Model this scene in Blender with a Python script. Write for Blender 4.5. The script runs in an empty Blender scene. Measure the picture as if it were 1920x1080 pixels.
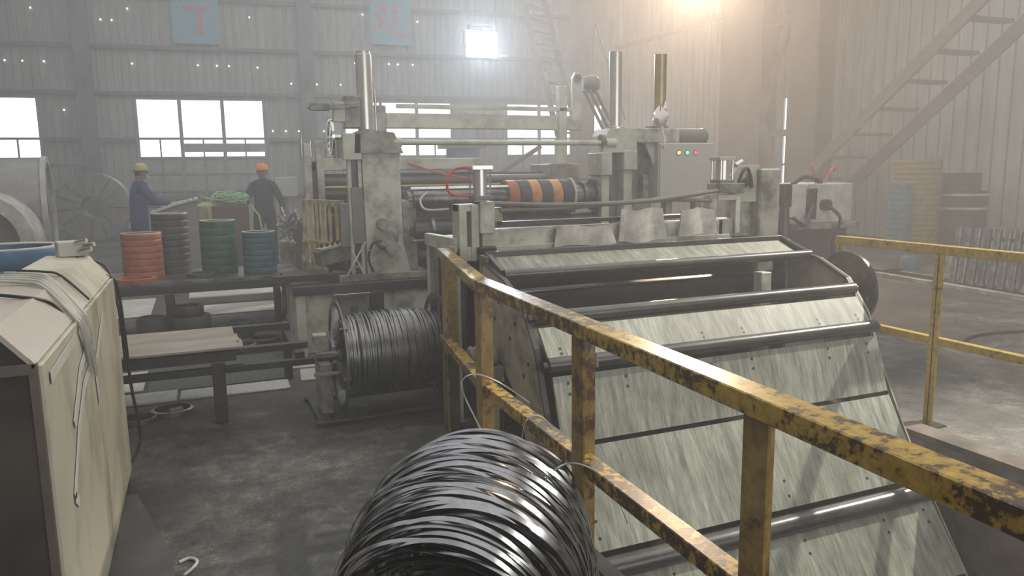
import bpy, bmesh, math, random
from mathutils import Vector, Matrix
random.seed(7)
PI = math.pi
SC = bpy.context.scene
COL = SC.collection

# ------------------------------------------------------------------ camera
cam = bpy.data.cameras.new('camera'); camo = bpy.data.objects.new('camera', cam); COL.objects.link(camo)
cam.sensor_width = 36.0; cam.lens = 36.0 * 1400 / 1920; cam.clip_start = 0.02; cam.clip_end = 200
YAW, PITCH, ROLL = math.radians(22.6), math.radians(8.85), math.radians(0.75)
F = Vector((math.sin(YAW) * math.cos(PITCH), math.cos(YAW) * math.cos(PITCH), -math.sin(PITCH)))
R0 = Vector((math.cos(YAW), -math.sin(YAW), 0)); U0 = R0.cross(F)
R_ = R0 * math.cos(ROLL) - U0 * math.sin(ROLL); U_ = U0 * math.cos(ROLL) + R0 * math.sin(ROLL)
M3 = Matrix((R_, U_, -F)).transposed()
camo.matrix_world = Matrix.Translation((0, 0, 1.6)) @ M3.to_4x4()
SC.camera = camo

# ------------------------------------------------------------------ view, world, lights
SC.view_settings.view_transform = 'Standard'; SC.view_settings.look = 'None'
SC.view_settings.gamma = 1.0; SC.view_settings.use_curve_mapping = False
SC.view_settings.exposure = 0.2
SC.cycles.use_denoising = True
SC.cycles.max_bounces = 4; SC.cycles.diffuse_bounces = 2; SC.cycles.glossy_bounces = 2
SC.cycles.transmission_bounces = 3; SC.cycles.transparent_max_bounces = 6; SC.cycles.volume_bounces = 1
SC.cycles.volume_step_rate = 4.0
SC.cycles.sample_clamp_indirect = 4.0
W = bpy.data.worlds.new('overcast_sky'); SC.world = W; W.use_nodes = True
W.node_tree.nodes['Background'].inputs[0].default_value = (0.93, 0.97, 1.0, 1)
W.node_tree.nodes['Background'].inputs[1].default_value = 2.6


def area(name, loc, size, sizey, power, col, rot=(0, 0, 0)):
    l = bpy.data.lights.new(name, 'AREA'); l.shape = 'RECTANGLE'; l.size = size; l.size_y = sizey
    l.energy = power; l.color = col
    o = bpy.data.objects.new(name, l); o.location = loc; o.rotation_euler = rot; COL.objects.link(o); return o


def spot(name, loc, target, power, col, angle, radius, blend=0.6):
    l = bpy.data.lights.new(name, 'SPOT'); l.energy = power; l.color = col; l.spot_size = angle
    l.shadow_soft_size = radius; l.spot_blend = blend
    o = bpy.data.objects.new(name, l); o.location = loc; COL.objects.link(o)
    o.rotation_euler = (Vector(target) - Vector(loc)).to_track_quat('-Z', 'Y').to_euler(); return o


area('overhead_fill_far', (3, 17, 8.7), 16, 12, 620, (0.95, 0.98, 1.0))  # overhead fill below the closed ceiling, for skylights assumed out of view
area('overhead_fill_near', (3, 3.5, 8.7), 16, 13, 820, (1.0, 0.97, 0.93))  # near half of the overhead fill, also below the closed ceiling
spot('warm_high_lamp', (11.0, 15.0, 6.1), (1.5, 2.0, 0.6), 3200, (1.0, 0.74, 0.50), 1.5, 0.2)
area('front_fill_light', (4, -6.6, 2.6), 9, 4, 330, (0.97, 0.98, 1.0), (-math.pi / 2, 0, math.pi))  # unseen fill added for camera-facing surfaces; the front wall has no door
spot('high_bay_lamp', (10.3, 3.1, 6.9), (2.75, 2.75, -0.1), 7000, (1.0, 0.94, 0.84), 0.45, 0.09, 0.8)
spot('white_floodlight_beam', (4.47, 11.9, 3.7), (0.5, 2, 0.8), 380, (0.74, 0.88, 1.0), 2.4, 0.2)

# ------------------------------------------------------------------ materials


def new_mat(name):
    m = bpy.data.materials.new(name); m.use_nodes = True
    nt = m.node_tree; b = nt.nodes['Principled BSDF']
    return m, nt, b


def coords(nt, scale=(1, 1, 1)):
    tc = nt.nodes.new('ShaderNodeTexCoord'); mp = nt.nodes.new('ShaderNodeMapping')
    mp.inputs['Scale'].default_value = scale
    nt.links.new(tc.outputs['Object'], mp.inputs[0]); return mp.outputs[0]


def noise(nt, vec, scale, detail=4, rough=0.6):
    n = nt.nodes.new('ShaderNodeTexNoise'); n.inputs['Scale'].default_value = scale
    n.inputs['Detail'].default_value = detail; n.inputs['Roughness'].default_value = rough
    nt.links.new(vec, n.inputs['Vector']); return n.outputs['Fac']


def ramp(nt, fac, stops):
    r = nt.nodes.new('ShaderNodeValToRGB'); e = r.color_ramp.elements
    e[0].position, e[0].color = stops[0][0], (*stops[0][1], 1)
    e[1].position, e[1].color = stops[-1][0], (*stops[-1][1], 1)
    for p, c in stops[1:-1]:
        q = e.new(p); q.color = (*c, 1)
    nt.links.new(fac, r.inputs[0]); return r.outputs[0]


def bump(nt, b, fac, strength, dist=0.01):
    n = nt.nodes.new('ShaderNodeBump'); n.inputs['Strength'].default_value = strength
    n.inputs['Distance'].default_value = dist
    nt.links.new(fac, n.inputs['Height']); nt.links.new(n.outputs[0], b.inputs['Normal'])


def mixc(nt, fac, a, c):
    m = nt.nodes.new('ShaderNodeMix'); m.data_type = 'RGBA'
    nt.links.new(fac, m.inputs[0])
    for s, v in ((6, a), (7, c)):
        if isinstance(v, tuple): m.inputs[s].default_value = (*v, 1)
        else: nt.links.new(v, m.inputs[s])
    return m.outputs[2]


def grime(name, base, dirt, scale=3.0, lo=0.42, hi=0.68, rough=0.6, metal=0.0, stretch=(1, 1, 1), bmp=0.15, spec=0.4):
    m, nt, b = new_mat(name)
    v = coords(nt, stretch); f = noise(nt, v, scale, 6, 0.65)
    mid = tuple((x + y) / 2 for x, y in zip(base, dirt))
    c = ramp(nt, f, [(lo, dirt), ((lo + hi) / 2, mid), (hi, base)])
    nt.links.new(c, b.inputs['Base Color'])
    b.inputs['Roughness'].default_value = rough; b.inputs['Metallic'].default_value = metal
    b.inputs['Specular IOR Level'].default_value = spec
    if bmp: bump(nt, b, noise(nt, v, scale * 8, 3), bmp, 0.004)
    return m


def plain(name, c, rough=0.6, metal=0.0, var=0.25):
    return grime(name, c, tuple(x * (1 - var) for x in c), 5.0, 0.35, 0.65, rough, metal, bmp=0.05)


def emis(name, c, s):
    m, nt, b = new_mat(name)
    b.inputs['Base Color'].default_value = (*c, 1); b.inputs['Emission Color'].default_value = (*c, 1)
    b.inputs['Emission Strength'].default_value = s; return m


def chipped(name, paint, paint2, rust, thr=0.47, scale=30.0, rough=0.30):
    m, nt, b = new_mat(name); v = coords(nt)
    f1 = noise(nt, v, scale, 7, 0.7); f2 = noise(nt, v, 1.7, 3)
    a = nt.nodes.new('ShaderNodeMath'); a.operation = 'ADD'; nt.links.new(f1, a.inputs[0])
    k = nt.nodes.new('ShaderNodeMath'); k.operation = 'MULTIPLY_ADD'; nt.links.new(f2, k.inputs[0])
    k.inputs[1].default_value = 0.55; k.inputs[2].default_value = -0.275
    nt.links.new(k.outputs[0], a.inputs[1])
    col = ramp(nt, a.outputs[0], [(thr - 0.02, rust), (thr + 0.02, paint2), (thr + 0.16, paint)])
    dirt = noise(nt, v, 40, 3)
    dr = ramp(nt, dirt, [(0.3, (0.55, 0.52, 0.45)), (0.62, (1, 1, 1))])
    mm = nt.nodes.new('ShaderNodeMix'); mm.data_type = 'RGBA'; mm.blend_type = 'MULTIPLY'; mm.inputs[0].default_value = 0.7
    nt.links.new(col, mm.inputs[6]); nt.links.new(dr, mm.inputs[7])
    nt.links.new(mm.outputs[2], b.inputs['Base Color'])
    b.inputs['Roughness'].default_value = rough
    bump(nt, b, a.outputs[0], 0.25, 0.003); return m


def floor_mat():
    m, nt, b = new_mat('oily_concrete_floor'); v = coords(nt)
    big = noise(nt, v, 0.8, 6, 0.65); sm = noise(nt, v, 9, 9, 0.78); fine = noise(nt, v, 70, 4, 0.75)
    c1 = ramp(nt, big, [(0.40, (0.017, 0.017, 0.016)), (0.50, (0.052, 0.050, 0.046)), (0.62, (0.12, 0.117, 0.107))])
    c2 = ramp(nt, sm, [(0.36, (0.35, 0.35, 0.35)), (0.5, (0.9, 0.9, 0.88)), (0.66, (2.0, 1.98, 1.9))])
    c3 = ramp(nt, fine, [(0.35, (0.5, 0.5, 0.5)), (0.65, (1.5, 1.5, 1.48))])
    m1 = nt.nodes.new('ShaderNodeMix'); m1.data_type = 'RGBA'; m1.blend_type = 'MULTIPLY'; m1.inputs[0].default_value = 1
    nt.links.new(c1, m1.inputs[6]); nt.links.new(c2, m1.inputs[7])
    m2 = nt.nodes.new('ShaderNodeMix'); m2.data_type = 'RGBA'; m2.blend_type = 'MULTIPLY'; m2.inputs[0].default_value = 1
    nt.links.new(m1.outputs[2], m2.inputs[6]); nt.links.new(c3, m2.inputs[7])
    nt.links.new(m2.outputs[2], b.inputs['Base Color'])
    r = ramp(nt, sm, [(0.35, (0.42,) * 3), (0.65, (0.85,) * 3)]); nt.links.new(r, b.inputs['Roughness'])
    bump(nt, b, sm, 0.5, 0.02); return m


def apron_mat():
    m, nt, b = new_mat('scuffed_apron_board')
    v = coords(nt, (20, 2.6, 2.6)); f = noise(nt, v, 1.3, 7, 0.75)
    v2 = coords(nt, (170, 9, 9)); g = noise(nt, v2, 1.2, 3, 0.6); h = noise(nt, coords(nt), 1.6, 3)
    c = ramp(nt, f, [(0.30, (0.10, 0.105, 0.09)), (0.5, (0.24, 0.25, 0.21)), (0.72, (0.40, 0.41, 0.355))])
    d = ramp(nt, g, [(0.3, (0.62, 0.62, 0.6)), (0.6, (1.1, 1.1, 1.08))])
    e = ramp(nt, h, [(0.35, (0.7, 0.7, 0.66)), (0.65, (1.1, 1.1, 1.08))])
    for x in (d, e):
        mm = nt.nodes.new('ShaderNodeMix'); mm.data_type = 'RGBA'; mm.blend_type = 'MULTIPLY'; mm.inputs[0].default_value = 1
        nt.links.new(c, mm.inputs[6]); nt.links.new(x, mm.inputs[7]); c = mm.outputs[2]
    nt.links.new(c, b.inputs['Base Color']); b.inputs['Roughness'].default_value = 0.55
    bump(nt, b, g, 0.1, 0.002); return m


def checker_mat():
    m, nt, b = new_mat('checker_plate'); v = coords(nt)
    c = nt.nodes.new('ShaderNodeTexVoronoi'); c.inputs['Scale'].default_value = 40
    nt.links.new(v, c.inputs['Vector'])
    col = ramp(nt, c.outputs['Distance'], [(0.1, (0.62, 0.62, 0.58)), (0.5, (0.4, 0.4, 0.37))])
    nt.links.new(col, b.inputs['Base Color']); b.inputs['Roughness'].default_value = 0.5
    bump(nt, b, c.outputs['Distance'], 0.4, 0.004); return m


M = {
    'floor': floor_mat(),
    'pit': grime('stained_pit_concrete', (0.19, 0.16, 0.14), (0.08, 0.065, 0.055), 2.5, rough=0.85),
    'sheet': grime('grey_corrugated_sheet', (0.40, 0.40, 0.385), (0.29, 0.29, 0.285), 1.2, rough=0.6, stretch=(3, 3, .5)),
    'sheetw': grime('warm_grey_corrugated_sheet', (0.44, 0.42, 0.38), (0.32, 0.305, 0.28), 1.1, rough=0.6, stretch=(3, 3, .5)),
    'girt': plain('dark_girt_steel', (0.13, 0.13, 0.14), 0.6),
    'column': grime('grey_blue_column_steel', (0.16, 0.165, 0.18), (0.10, 0.10, 0.11), 1.5, rough=0.6),
    'stair': plain('dark_stair_paint', (0.15, 0.13, 0.11), .6),
    'brown': grime('brown_primer_steel', (0.145, 0.118, 0.10), (0.085, 0.068, 0.058), 1.5, rough=0.6),
    'wframe': plain('grey_window_frame', (0.30, 0.30, 0.30), 0.5),
    'board': plain('grey_blanking_board', (0.40, 0.40, 0.40), 0.7),
    'beige': grime('oily_cream_machine_paint', (0.52, 0.52, 0.43), (0.20, 0.195, 0.155), 4.0, 0.36, 0.56, 0.5),
    'beiged': grime('very_oily_machine_paint', (0.34, 0.335, 0.28), (0.10, 0.095, 0.08), 4.5, 0.38, 0.62, 0.45),
    'beigel': grime('pale_green_cream_paint', (0.50, 0.52, 0.43), (0.33, 0.33, 0.26), 3.0, 0.36, 0.55, 0.5),
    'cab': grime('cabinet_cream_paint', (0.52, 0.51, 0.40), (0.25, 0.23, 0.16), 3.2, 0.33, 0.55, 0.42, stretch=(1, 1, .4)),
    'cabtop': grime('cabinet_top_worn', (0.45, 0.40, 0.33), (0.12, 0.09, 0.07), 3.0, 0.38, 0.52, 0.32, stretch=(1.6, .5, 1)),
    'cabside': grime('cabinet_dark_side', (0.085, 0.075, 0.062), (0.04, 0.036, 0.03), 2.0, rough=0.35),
    'tape': plain('white_tape', (0.62, 0.62, 0.56), 0.5, var=.15),
    'cable': plain('white_cable_jacket', (0.52, 0.52, 0.46), 0.45),
    'black': plain('black_rubber', (0.018, 0.018, 0.018), 0.5),
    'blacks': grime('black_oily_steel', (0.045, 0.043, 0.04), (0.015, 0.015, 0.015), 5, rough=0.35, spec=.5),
    'roller': grime('black_roller_tube', (0.075, 0.075, 0.065), (0.025, 0.025, 0.022), 5, rough=0.27, spec=.6, stretch=(.4, 1, 1)),
    'steel': plain('bright_machined_steel', (0.62, 0.62, 0.60), 0.22, 1.0),
    'chrome': plain('dull_chrome_tube', (0.66, 0.64, 0.60), 0.28, .7, .1),
    'dsteel': grime('dark_worn_steel', (0.30, 0.30, 0.30), (0.10, 0.10, 0.10), 6, rough=0.35, metal=0.8),
    'strip': plain('blue_grey_strip_steel', (0.30, 0.31, 0.33), 0.27, 1.0, .5),
    'wire': plain('grey_scrap_strip', (0.27, 0.27, 0.27), 0.36, 0.85, .5),
    'yellow': chipped('chipped_yellow_paint', (0.52, 0.37, 0.075), (0.40, 0.26, 0.05), (0.085, 0.055, 0.035), 0.49),
    'yellowc': chipped('dull_yellow_paint', (0.42, 0.30, 0.06), (0.36, 0.24, 0.05), (0.12, 0.09, 0.04), 0.36, 12),
    'yellowr': chipped('brown_yellow_paint', (0.36, 0.255, 0.085), (0.28, 0.18, 0.06), (0.13, 0.07, 0.035), 0.40, 14),
    'olive': grime('olive_yellow_paint', (0.20, 0.20, 0.09), (0.10, 0.10, 0.05), 3),
    'apron': apron_mat(),
    'apside': grime('stained_cream_side_plate', (0.40, 0.37, 0.29), (0.17, 0.15, 0.115), 5, .34, .56, .6),
    'orange': grime('orange_rubber', (0.40, 0.125, 0.065), (0.26, 0.08, 0.045), 6, .36, .6, .5),
    'orangeb': grime('yellow_orange_rubber', (0.62, 0.30, 0.10), (0.4, 0.16, 0.06), 6, .36, .6, .45),
    'green': grime('dark_green_rubber', (0.05, 0.115, 0.09), (0.028, 0.06, 0.055), 5, .36, .6, .5),
    'teal': grime('teal_blue_rubber', (0.05, 0.14, 0.16), (0.03, 0.08, 0.10), 5, .36, .6, .5),
    'charc': plain('charcoal_rubber', (0.055, 0.06, 0.07), .5),
    'blue': grime('blue_rubber', (0.07, 0.17, 0.30), (0.04, 0.10, 0.18), 5, .36, .6, .4),
    'tealr': plain('light_teal', (.15, .3, .3)),
    'ochre': grime('ochre_rubber', (0.24, 0.18, 0.06), (0.16, 0.11, 0.04), 5, .36, .6, .6),
    'coil': plain('galvanised_coil_side', (0.27, 0.265, 0.25), 0.5, .4, .3),
    'wrap': grime('pale_wrapping', (0.62, 0.61, 0.56), (0.36, 0.35, 0.32), 3, rough=.6),
    'plank': grime('worn_brown_board', (0.34, 0.30, 0.25), (0.22, 0.19, 0.15), 2.5, rough=.55, stretch=(.6, 1.6, 1)),
    'tile': grime('pale_floor_plate', (0.55, 0.55, 0.50), (0.38, 0.38, 0.35), 4, rough=.4),
    'checker': checker_mat(),
    'mat': plain('dark_green_mat', (0.06, 0.065, 0.055), .6),
    'felt': grime('dirty_white_felt', (0.55, 0.53, 0.48), (0.30, 0.28, 0.23), 6, .36, .56, .85),
    'red': plain('red_hose', (0.52, 0.09, 0.08), .4),
    'motor': plain('grey_green_motor', (0.19, 0.19, 0.165), .5),
    'panel': plain('grey_control_panel', (0.46, 0.46, 0.42), .5, .0, .08),
    'cloth': plain('navy_workwear', (0.025, 0.045, 0.16), .85),
    'cloth2': plain('dark_blue_workwear', (0.022, 0.028, 0.055), .85),
    'skin': plain('skin', (0.38, 0.22, 0.15), .6), 'hair': plain('black_hair', (0.015, 0.013, 0.012), .6),
    'helmy': plain('khaki_yellow_helmet', (0.42, 0.36, 0.16), .35), 'helmo': plain('orange_helmet', (0.85, 0.26, 0.05), .35),
    'mask': plain('pale_blue_mask', (0.25, 0.6, 0.68), .7),
    'sign': grime('faded_blue_sign', (0.13, 0.40, 0.50), (0.17, 0.36, 0.44), 2, rough=.6),
    'signr': plain('faded_red_lettering', (0.60, 0.17, 0.22), .6),
    'desk': plain('grey_console', (0.22, 0.22, 0.23), .5), 'crate': plain('dark_red_crate', (0.10, 0.06, 0.055), .7),
    'gstrap': plain('pale_green_strap', (0.33, 0.55, 0.30), .5), 'sack': plain('straw_sack', (0.40, 0.37, 0.24), .8),
    'bag': plain('thin_white_plastic_bag', (0.78, 0.72, 0.70), .35), 'fblue': plain('blue_cabinet_paint', (0.10, 0.16, 0.24), .6),
    'brass': plain('brass_roll', (0.42, 0.34, 0.16), .35, .6), 'fence': grime('tan_fence_paint', (0.50, 0.42, 0.22), (0.25, 0.2, 0.1), 8, .36, .56),
    'lampw': emis('warm_lamp_glass', (1.0, 0.85, 0.65), 12),
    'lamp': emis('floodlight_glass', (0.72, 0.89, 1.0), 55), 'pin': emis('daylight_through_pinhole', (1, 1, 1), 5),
    'ly': emis('amber_lamp', (1.0, 0.62, 0.10), 1.2), 'lg': emis('green_lamp', (0.15, 0.9, 0.45), 1.0), 'lr': emis('red_lamp', (0.9, 0.12, 0.12), .8),
}


def glass():
    m = bpy.data.materials.new('window_glass'); m.use_nodes = True; nt = m.node_tree; nt.nodes.clear()
    o = nt.nodes.new('ShaderNodeOutputMaterial'); t = nt.nodes.new('ShaderNodeBsdfTransparent'); g = nt.nodes.new('ShaderNodeBsdfGlossy')
    x = nt.nodes.new('ShaderNodeMixShader'); x.inputs[0].default_value = 0.06; g.inputs['Roughness'].default_value = .1
    t.inputs[0].default_value = (0.93, 0.95, 0.95, 1)
    nt.links.new(t.outputs[0], x.inputs[1]); nt.links.new(g.outputs[0], x.inputs[2]); nt.links.new(x.outputs[0], o.inputs[0]); return m


M['glass'] = glass()

# ------------------------------------------------------------------ geometry helpers


class MB:
    """collects shapes in world coordinates; build() links them as one mesh object"""
    def __init__(s): s.v = []; s.f = []; s.sm = []; s.g = []

    def add(s, vs, fs, smooth=False):
        s.g.append((len(s.v), len(s.f))); n = len(s.v); s.v += [Vector(q) for q in vs]; s.f += [[n + i for i in f] for f in fs]; s.sm += [smooth] * len(fs); return s

    def box(s, x0, x1, y0, y1, z0, z1, c=0.0, rz=0.0):
        cx, cy, cz = (x0 + x1) / 2, (y0 + y1) / 2, (z0 + z1) / 2
        return s.obox((cx, cy, cz), (abs(x1 - x0), abs(y1 - y0), abs(z1 - z0)), Matrix.Rotation(rz, 3, 'Z'), c)

    def obox(s, ctr, size, rot=None, c=0.0):
        rot = rot or Matrix.Identity(3); ctr = Vector(ctr); a, b, d = (q / 2 for q in size)
        c = min(c or min(a, b, d) * 0.12, min(a, b, d) * 0.45, 0.012)
        vs = []
        for sx in (-1, 1):
            for sy in (-1, 1):
                for sz in (-1, 1):
                    vs += [(sx * (a - c), sy * (b - c), sz * d), (sx * (a - c), sy * b, sz * (d - c)), (sx * a, sy * (b - c), sz * (d - c))]
        bm = bmesh.new(); [bm.verts.new(q) for q in vs]
        bmesh.ops.convex_hull(bm, input=bm.verts); bm.verts.index_update()
        V = [ctr + rot @ q.co for q in bm.verts]; Fc = [[q.index for q in f.verts] for f in bm.faces]; bm.free()
        return s.add(V, Fc)

    def bar(s, p0, p1, w, h=None, up=(0, 0, 1)):
        p0, p1 = Vector(p0), Vector(p1); d = p1 - p0; L = d.length; d.normalize(); u = Vector(up)
        if abs(d.dot(u)) > 0.98: u = Vector((0, 1, 0))
        r = d.cross(u).normalized(); u = r.cross(d)
        return s.obox((p0 + p1) / 2, (w, L, h or w), Matrix((r, d, u)).transposed())

    def cyl(s, p0, p1, r, r2=None, seg=20, cap=True, hole=0.0):
        p0, p1 = Vector(p0), Vector(p1); r2 = r if r2 is None else r2
        if hole: return s.lathe(p0, p1, [(0, hole), (0, r), (1, r2), (1, hole), (0, hole)], seg)
        return s.lathe(p0, p1, ([(0, 0)] if cap else []) + [(0, r), (1, r2)] + ([(1, 0)] if cap else []), seg)

    def lathe(s, p0, p1, prof, seg=24, abso=False):
        """prof: list of (t along axis 0..1 (or metres when abso), radius)"""
        p0, p1 = Vector(p0), Vector(p1); d = p1 - p0; L = d.length; d.normalize()
        u = d.orthogonal().normalized(); w = d.cross(u); V = []; Fc = []
        for t, r in prof:
            q = p0 + d * (t if abso else t * L)
            for k in range(seg):
                a = 2 * PI * k / seg; V.append(q + (u * math.cos(a) + w * math.sin(a)) * max(r, 1e-4))
        for i in range(len(prof) - 1):
            for k in range(seg):
                k2 = (k + 1) % seg; Fc.append((i * seg + k, i * seg + k2, (i + 1) * seg + k2, (i + 1) * seg + k))
        return s.add(V, Fc, True)

    def tube(s, pts, r, seg=8):
        pts = [Vector(p) for p in pts]
        if 3 < len(pts) < 12 and not isinstance(r, (list, tuple)):
            out = []
            for i in range(len(pts) - 1):
                a, b, c_, d = pts[max(i - 1, 0)], pts[i], pts[i + 1], pts[min(i + 2, len(pts) - 1)]
                for k in range(5):
                    q = k / 5; out.append(.5 * ((2 * b) + (c_ - a) * q + (2 * a - 5 * b + 4 * c_ - d) * q ** 2 + (3 * b - a - 3 * c_ + d) * q ** 3))
            pts = out + [pts[-1]]
        V = []; Fc = []; n = len(pts); up = Vector((0, 0, 1))
        for i, p in enumerate(pts):
            d = (pts[min(i + 1, n - 1)] - pts[max(i - 1, 0)]).normalized()
            u = up if abs(d.dot(up)) < .95 else Vector((1, 0, 0)); a = d.cross(u).normalized(); b = a.cross(d)
            rr = r[i] if isinstance(r, (list, tuple)) else r
            for k in range(seg):
                t = 2 * PI * k / seg; V.append(p + (a * math.cos(t) + b * math.sin(t)) * rr)
        for i in range(n - 1):
            for k in range(seg):
                k2 = (k + 1) % seg; Fc.append((i * seg + k, i * seg + k2, (i + 1) * seg + k2, (i + 1) * seg + k))
        Fc.append(list(range(seg))[::-1]); Fc.append([(n - 1) * seg + k for k in range(seg)])
        return s.add(V, Fc, True)

    def ribbon(s, pts, widths, w, t):
        """flat strip along pts; widths = unit vectors across the strip"""
        V = []; Fc = []; n = len(pts)
        for i, p in enumerate(pts):
            p = Vector(p); d = (Vector(pts[min(i + 1, n - 1)]) - Vector(pts[max(i - 1, 0)])).normalized()
            a = Vector(widths[i]); a = (a - d * a.dot(d)).normalized(); nn = d.cross(a)
            for x, y in ((-1, -1), (1, -1), (1, 1), (-1, 1)): V.append(p + a * (x * w / 2) + nn * (y * t / 2))
        for i in range(n - 1):
            for k in range(4):
                k2 = (k + 1) % 4; Fc.append((i * 4 + k, i * 4 + k2, (i + 1) * 4 + k2, (i + 1) * 4 + k))
        return s.add(V, Fc, True)

    def prism(s, poly, axis, a, b):
        """poly: 2D outline extruded along axis 'x' (poly=y,z), 'y' (poly=x,z) or 'z' (poly=x,y) from a to b"""
        def P(q, t): return {'x': (t, q[0], q[1]), 'y': (q[0], t, q[1]), 'z': (q[0], q[1], t)}[axis]
        n = len(poly); V = [P(q, a) for q in poly] + [P(q, b) for q in poly]
        Fc = [list(range(n))[::-1], list(range(n, 2 * n))] + [(i, (i + 1) % n, n + (i + 1) % n, n + i) for i in range(n)]
        return s.add(V, Fc)

    def strip(s, A, B, axis, a, b):
        """band between two matching polylines A and B, thick from a to b along axis"""
        for i in range(len(A) - 1): s.prism([A[i], A[i + 1], B[i + 1], B[i]], axis, a, b)
        return s

    def each(s, name, mat, parent=None):
        """one object for every shape added"""
        marks = s.g + [(len(s.v), len(s.f))]; out = []
        for (v0, f0), (v1, f1) in zip(marks[:-1], marks[1:]):
            m = MB(); m.v = s.v[v0:v1]; m.f = [[i - v0 for i in q] for q in s.f[f0:f1]]; m.sm = s.sm[f0:f1]
            out.append(m.build(name, mat, parent))
        return out

    def build(s, name, mat, parent=None, origin=None):
        me = bpy.data.meshes.new(name)
        if origin is None:
            if parent: origin = (0, 0, 0)
            else:
                xs = [q.x for q in s.v]; ys = [q.y for q in s.v]; zs = [q.z for q in s.v]
                origin = ((min(xs) + max(xs)) / 2, (min(ys) + max(ys)) / 2, min(zs))
        o = bpy.data.objects.new(name, me); COL.objects.link(o)
        if parent is not None:
            pw = wloc(parent); o.parent = parent; org = pw; o['_o'] = list(pw)
        else:
            org = Vector(origin); o.location = org; o['_o'] = list(org)
        me.from_pydata([q - org for q in s.v], [], s.f); me.update()
        me.polygons.foreach_set('use_smooth', s.sm)
        bm = bmesh.new(); bm.from_mesh(me); bmesh.ops.recalc_face_normals(bm, faces=bm.faces); bm.to_mesh(me); bm.free()
        if any(s.sm):
            try: me.set_sharp_from_angle(angle=math.radians(38))
            except Exception: pass
        me.materials.append(M[mat] if isinstance(mat, str) else mat)
        return o


def wloc(o): return Vector(o['_o'])


def thing(name, label, cat, loc, group=None):
    o = bpy.data.objects.new(name, None); COL.objects.link(o); o.location = loc; o['_o'] = list(loc)
    o.empty_display_size = .1; o['label'] = label; o['category'] = cat
    if group: o['group'] = group
    return o


def tag(o, label, cat, group=None):
    o['label'] = label; o['category'] = cat
    if group: o['group'] = group
    return o


def struct(o): o['kind'] = 'structure'; return o


def dup(o, d, parent=None):
    c = o.copy(); COL.objects.link(c)
    if parent is None: c.location = o.location + Vector(d)
    else: c.parent = parent
    c['_o'] = list(wloc(o) + Vector(d))
    for ch in list(o.children): dup(ch, d, c)
    return c


def pdup(o, d):
    """a repeat of a part under the same parent, shifted"""
    c = o.copy(); COL.objects.link(c); c.location = o.location + Vector(d); return c


# ================================================================== SETTING
# floor with the looping pit cut out: pit X 1.45..3.86, Y -2..4.15
f = MB()
for x0, x1, y0, y1 in ((-10, 1.45, -7, 31), (3.86, 16, -7, 31), (1.45, 3.86, 4.15, 31), (1.45, 3.86, -7, -2)):
    f.add([(x0, y0, 0), (x1, y0, 0), (x1, y1, 0), (x0, y1, 0)], [(0, 1, 2, 3)])
struct(f.build('floor', 'floor'))
p = MB(); Z = -2.2
p.add([(1.45, -2, 0), (1.45, 4.15, 0), (1.45, 4.15, Z), (1.45, -2, Z)], [(0, 1, 2, 3)])
p.add([(3.86, -2, 0), (3.86, 4.15, 0), (3.86, 4.15, Z), (3.86, -2, Z)], [(0, 1, 2, 3)])
p.add([(1.45, 4.15, 0), (3.86, 4.15, 0), (3.86, 4.15, Z), (1.45, 4.15, Z)], [(0, 1, 2, 3)])
p.add([(1.45, -2, 0), (3.86, -2, 0), (3.86, -2, Z), (1.45, -2, Z)], [(0, 1, 2, 3)])
p.add([(1.45, -2, Z), (3.86, -2, Z), (3.86, 4.15, Z), (1.45, 4.15, Z)], [(0, 1, 2, 3)])
struct(p.build('pit_lining', 'pit'))
cb = MB(); cb.box(3.86, 4.02, -2, 4.15, 0.0, 0.035)
struct(cb.build('trim_1', 'pit'))
ce = MB(); ce.box(1.38, 1.455, -1, 4.1, 0.0, 0.012)
struct(ce.build('trim_2', 'blacks'))


def sheet(x0, x1, z0, z1, pitch, depth, prof=(.62, .72, .9)):
    """corrugated profile in local x,z; returns verts/faces"""
    xs = []; n = max(1, round((x1 - x0) / pitch)); pw = (x1 - x0) / n
    for i in range(n):
        a = x0 + i * pw
        xs += [(a, 0), (a + pw * prof[0], 0), (a + pw * prof[1], -depth), (a + pw * prof[2], -depth)]
    xs.append((x1, 0))
    V = [(x, y, z0) for x, y in xs] + [(x, y, z1) for x, y in xs]; k = len(xs)
    return V, [(i, i + 1, k + i + 1, k + i) for i in range(k - 1)]


# back wall runs from X=-9.5 to 14.6 with a slight skew
BW = lambda x, off=0.0, z=0.0: Vector((x, 26.0 - 0.1 * x - off, z))
bw_rot = Matrix.Rotation(math.atan(-0.1), 3, 'Z')
wall_back = thing('wall_back', '', '', (0, 26, 0)); del wall_back['label']; del wall_back['category']; struct(wall_back)
wins = [(-7.9, -4.18), (-1.57, 2.16), (4.65, 8.28), (10.23, 13.9)]
ZW0, ZW1 = 1.15, 3.97


def wsheet(x0, x1, z0, z1):
    n = max(1, round((x1 - x0) / 0.95)); w = (x1 - x0) / n
    for i in range(n):
        V, Fc = sheet(x0 + i * w, x0 + (i + 1) * w, z0, z1, 0.24, 0.035)
        V = [BW(a, -b) + Vector((0, 0, c)) for a, b, c in V]
        MB().add(V, Fc).build('wall_sheet', 'sheet', wall_back)


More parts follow.
